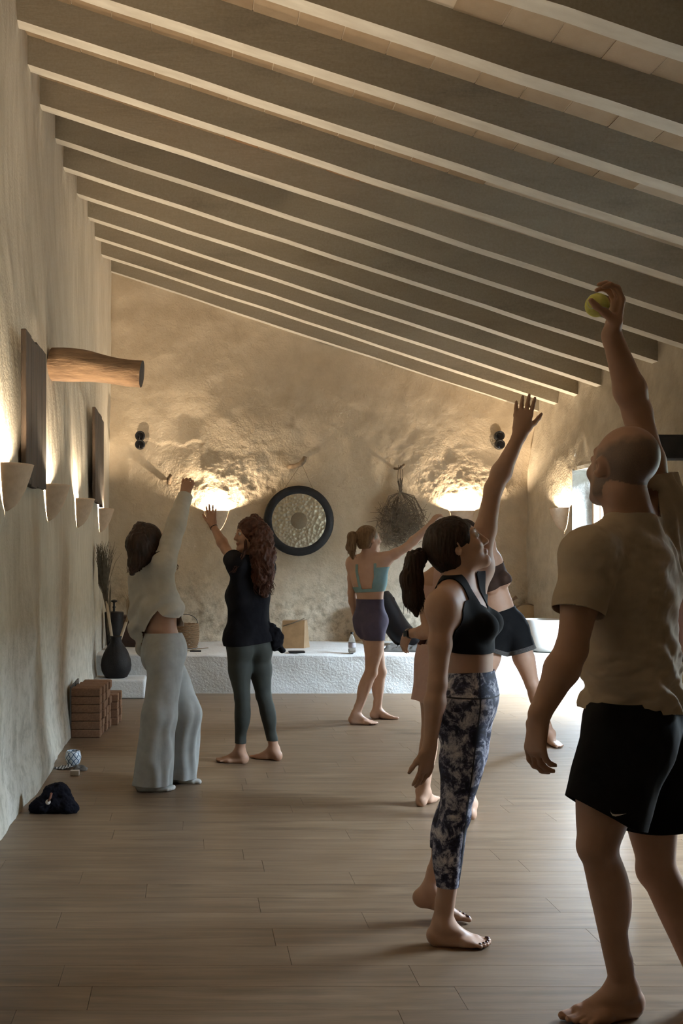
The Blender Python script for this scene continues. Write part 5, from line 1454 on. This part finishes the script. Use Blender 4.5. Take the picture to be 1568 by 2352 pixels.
# ================================================================= person in pink dress, mostly hidden
def woman_pink():
    J = dict(name='pink', pel=P(1030, 1518, 5.8), che=P(1030, 1388, 5.8), nek=P(1036, 1300, 5.8), head=P(1042, 1236, 5.8),
             pf=np.array([.3, .95, 0]), cf=np.array([.3, .95, 0]), hf=np.array([.5, .85, .1]),
             shoL=P(974, 1345, 5.85), elbL=P(984, 1452, 5.75), wriL=P(938, 1455, 5.92), shoR=P(1088, 1345, 5.75), elbR=P(1094, 1455, 5.72), wriR=P(1075, 1535, 5.65),
             hipL=P(1002, 1520, 5.84), kneL=P(988, 1680, 5.88), ankL=P(972, 1816, 5.94), hipR=P(1054, 1520, 5.76), kneR=P(1070, 1690, 5.70), ankR=P(1078, 1846, 5.66))
    J['toeL'] = np.array([.55, .83, 0]); J['toeR'] = np.array([.15, 1, 0]); J['ankL'][2] = J['ankR'][2] = .078
    J['handL'] = dict(d=np.array([-.2, .5, -.75]), n=np.array([.8, .3, .0]), t=np.array([0, 1, 0]), curl=(.35, .35, .35, .35)); J['handR'] = dict(d=np.array([0, 0, -1]), n=np.array([-1, 0, 0]), t=np.array([0, 1, 0]))
    o = build_figure(J, g=.97, rad=.98, voxel=.0062)
    ob = person(o, 'person in pale pink dress with wristwatch, half hidden behind the tie-dye leggings', M['skin_mid'])
    C, Pv = J['che'], J['pel']
    def ext(E):
        E.rc(C, Pv, .13, .16, .06, 'torso', o.pel[1], .8); E.rc(Pv, Pv + np.array([-.02, 0, -.30]), .155, .195, .06, 'torso', o.pel[1], .8)
    def dr(V):
        l = T(V, C, o.che); ang = np.arctan2(V[:, 1] - Pv[1], V[:, 0] - Pv[0])
        s = np.minimum(V[:, 2] - .615 - .018 * np.abs(np.sin(ang * 2.5)), np.maximum(.10 - l[:, 2], .02 - np.abs(np.abs(l[:, 0]) - .07)))
        s = np.minimum(s, .2 - l[:, 2])
        return sleeve_split(o, V, dict(L=0, R=0), s, -.004)
    cloth_obj('dress', shell(o, .007, dr, ext, h=.006, disp=lambda V: .006 * np.sin(np.arctan2(V[:, 1] - Pv[1], V[:, 0] - Pv[0]) * 9) * sstep(1.0, .6, V[:, 2]), groups=['torso', 'neck', 'legL', 'legR', 'armL', 'armR']), M['pink'], o)
    q = nrm(J['wriL'] - J['elbL']); a = nrm(np.cross(q, Zu)); mb = MB(); wp = J['wriL'] - q * .02
    mb.lathe(wp, [(.029, -.012), (.031, -.010), (.031, .010), (.029, .012)], (a, np.cross(q, a), q), 20); st = mb.build('watch_strap', M['black_plastic'], ob, True)
    mb = MB(); mb.box(wp - a * .033, (.006, .017, .018), (a, np.cross(q, a), q)); mb.build('watch_face', M['black_glass'], st)
    B = hair_cap(o, .016); sdf_obj('hair', B, M['hair_brown'], ob, .006)
    return o
M['pink'] = cloth_mat('pale_pink_cotton', (.50, .33, .29), (.57, .39, .34), 300, 7, .15)
woman_pink()

# ================================================================= person in black shorts and dark band top, leaning
def woman_shorts():
    J = dict(name='shorts', pel=P(1160, 1445, 7.8), che=P(1125, 1334, 7.8), nek=P(1099, 1272, 7.8), head=P(1072, 1224, 7.8),
             pf=np.array([.1, -1, 0]), cf=np.array([.25, -.97, 0]), hf=np.array([-.6, -.6, .5]), hu=np.array([-.5, .2, .8]),
             shoL=P(1132, 1290, 7.78), elbL=P(1114, 1208, 7.76), wriL=P(1134, 1140, 7.76), shoR=P(1072, 1300, 7.82), elbR=P(1052, 1372, 7.82), wriR=P(1062, 1440, 7.75),
             hipL=P(1182, 1452, 7.8), kneL=P(1222, 1572, 7.76), ankL=P(1262, 1688, 7.86), hipR=P(1140, 1452, 7.8), kneR=P(1105, 1576, 7.8), ankR=P(1085, 1686, 7.88))
    J['toeL'] = np.array([.1, -1, 0]); J['toeR'] = np.array([-.3, -1, 0]); J['ankL'][2] = J['ankR'][2] = .078
    J['handL'] = dict(d=np.array([.1, 0, 1]), n=np.array([0, 1, 0]), t=np.array([1, 0, 0])); J['handR'] = dict(d=np.array([.2, 0, -1]), n=np.array([1, 0, 0]), t=np.array([0, -1, 0]))
    o = build_figure(J, g=1.0, rad=1.0, voxel=.0062)
    ob = person(o, 'person in black shorts and dark band top leaning sideways with legs apart', M['skin_mid'])
    C, Pv = J['che'], J['pel']
    def band(V):
        l = T(V, C, o.che); s = np.minimum(l[:, 2] + .045, .105 - l[:, 2])
        return np.minimum(s, part_field(o, ['torso'], ['armL', 'armR', 'head', 'neck'])(V) * 2 + .004)
    cloth_obj('band_top', shell(o, .005, band, zr=(.9, 1.6)), M['brown_band'], o)
    tL = nrm(J['kneL'] - J['hipL']); tR = nrm(J['kneR'] - J['hipR'])
    def exs(E):
        for sd, tt in (('L', tL), ('R', tR)): E.rc(J['hip' + sd], J['hip' + sd] + tt * .22, .102, .108, .05, 'leg' + sd)
    def sh(V, a=.0, b=.155):
        l = T(V, Pv, o.pel); cl = part_field(o, ['legL'], ['legR'])(V) > 0
        t = np.where(cl, (V - J['hipL']) @ tL, (V - J['hipR']) @ tR); return np.minimum(np.minimum(.155 - l[:, 2], b - t), t - a + 9 * (a == 0))
    so = cloth_obj('shorts', shell(o, .008, sh, exs, h=.006, groups=['torso', 'legL', 'legR'], disp=lambda V: .004 * fbm(V * 11, 2, 4)), M['black_shorts'], o)
    cloth_obj('hem_band', shell(o, .0105, lambda V: sh(V, .125, .158), exs, h=.006, groups=['torso', 'legL', 'legR'], disp=lambda V: .004 * fbm(V * 11, 2, 4)), M['speckle'], o)
    B = hair_cap(o, .014); sdf_obj('hair', B, M['hair_dark'], ob, .006)
    return o
M['brown_band'] = cloth_mat('dark_brown_band', (.025, .014, .010), (.04, .022, .016), 300, 8, .08, .8); M['speckle'] = simple('speckled_hem', (.012, .012, .014), (.10, .09, .085), 260, .9)
woman_shorts()

# ------------------------------------------------------------------ dark heap on the floor by the wall
B = Sdf(); hc = GP(118, 1872)
for (x, y_, z, r) in ((62 + 32, 0, .035, .05), (118, .02, .05, .062), (150, .0, .035, .05), (112, .03, .10, .05), (132, .03, .125, .042), (142, .02, .09, .045), (90, .02, .03, .045), (165, .0, .02, .032), (74, 0, .02, .03)):
    B.ell(np.array([(x - CX) / F_PX * hc[1], hc[1] + .06 + y_, z]), np.eye(3), np.array([r, r * 1.1, r]), .03, 'h')
M['navy_fleece'] = cloth_mat('black_navy_fleece', (.006, .006, .011), (.012, .012, .018), 200, 12, .4, 1.0)
root = empty('clothing_heap', np.array([hc[0], hc[1] + .06, 0])); tag(root, 'crumpled black hooded top heaped on the floor by the wall', 'clothing')
sdf_obj('fabric', B, M['navy_fleece'], root, .004, lambda V: .006 * fbm(V * 40, 3, 4), region=lambda V: V[:, 2] - .002)
mb = MB(); e = P(110, 1842, hc[1] - .012); mb.lathe(e, [(.001, .004), (.012, .002), (.015, -.004)], (np.array([1.0, 0, 0]), np.array([0, .5, .87]), nrm([0, -1, .4])), 12); mb.build('emblem', M['logo_white'], root, True)
mb = MB(); mb.tube([P(118, 1822, hc[1] + .02), P(116, 1832, hc[1] - .004), P(111, 1841, hc[1] - .010)], .007, 6); mb.build('drawstring', M['red_wood'], root, True)
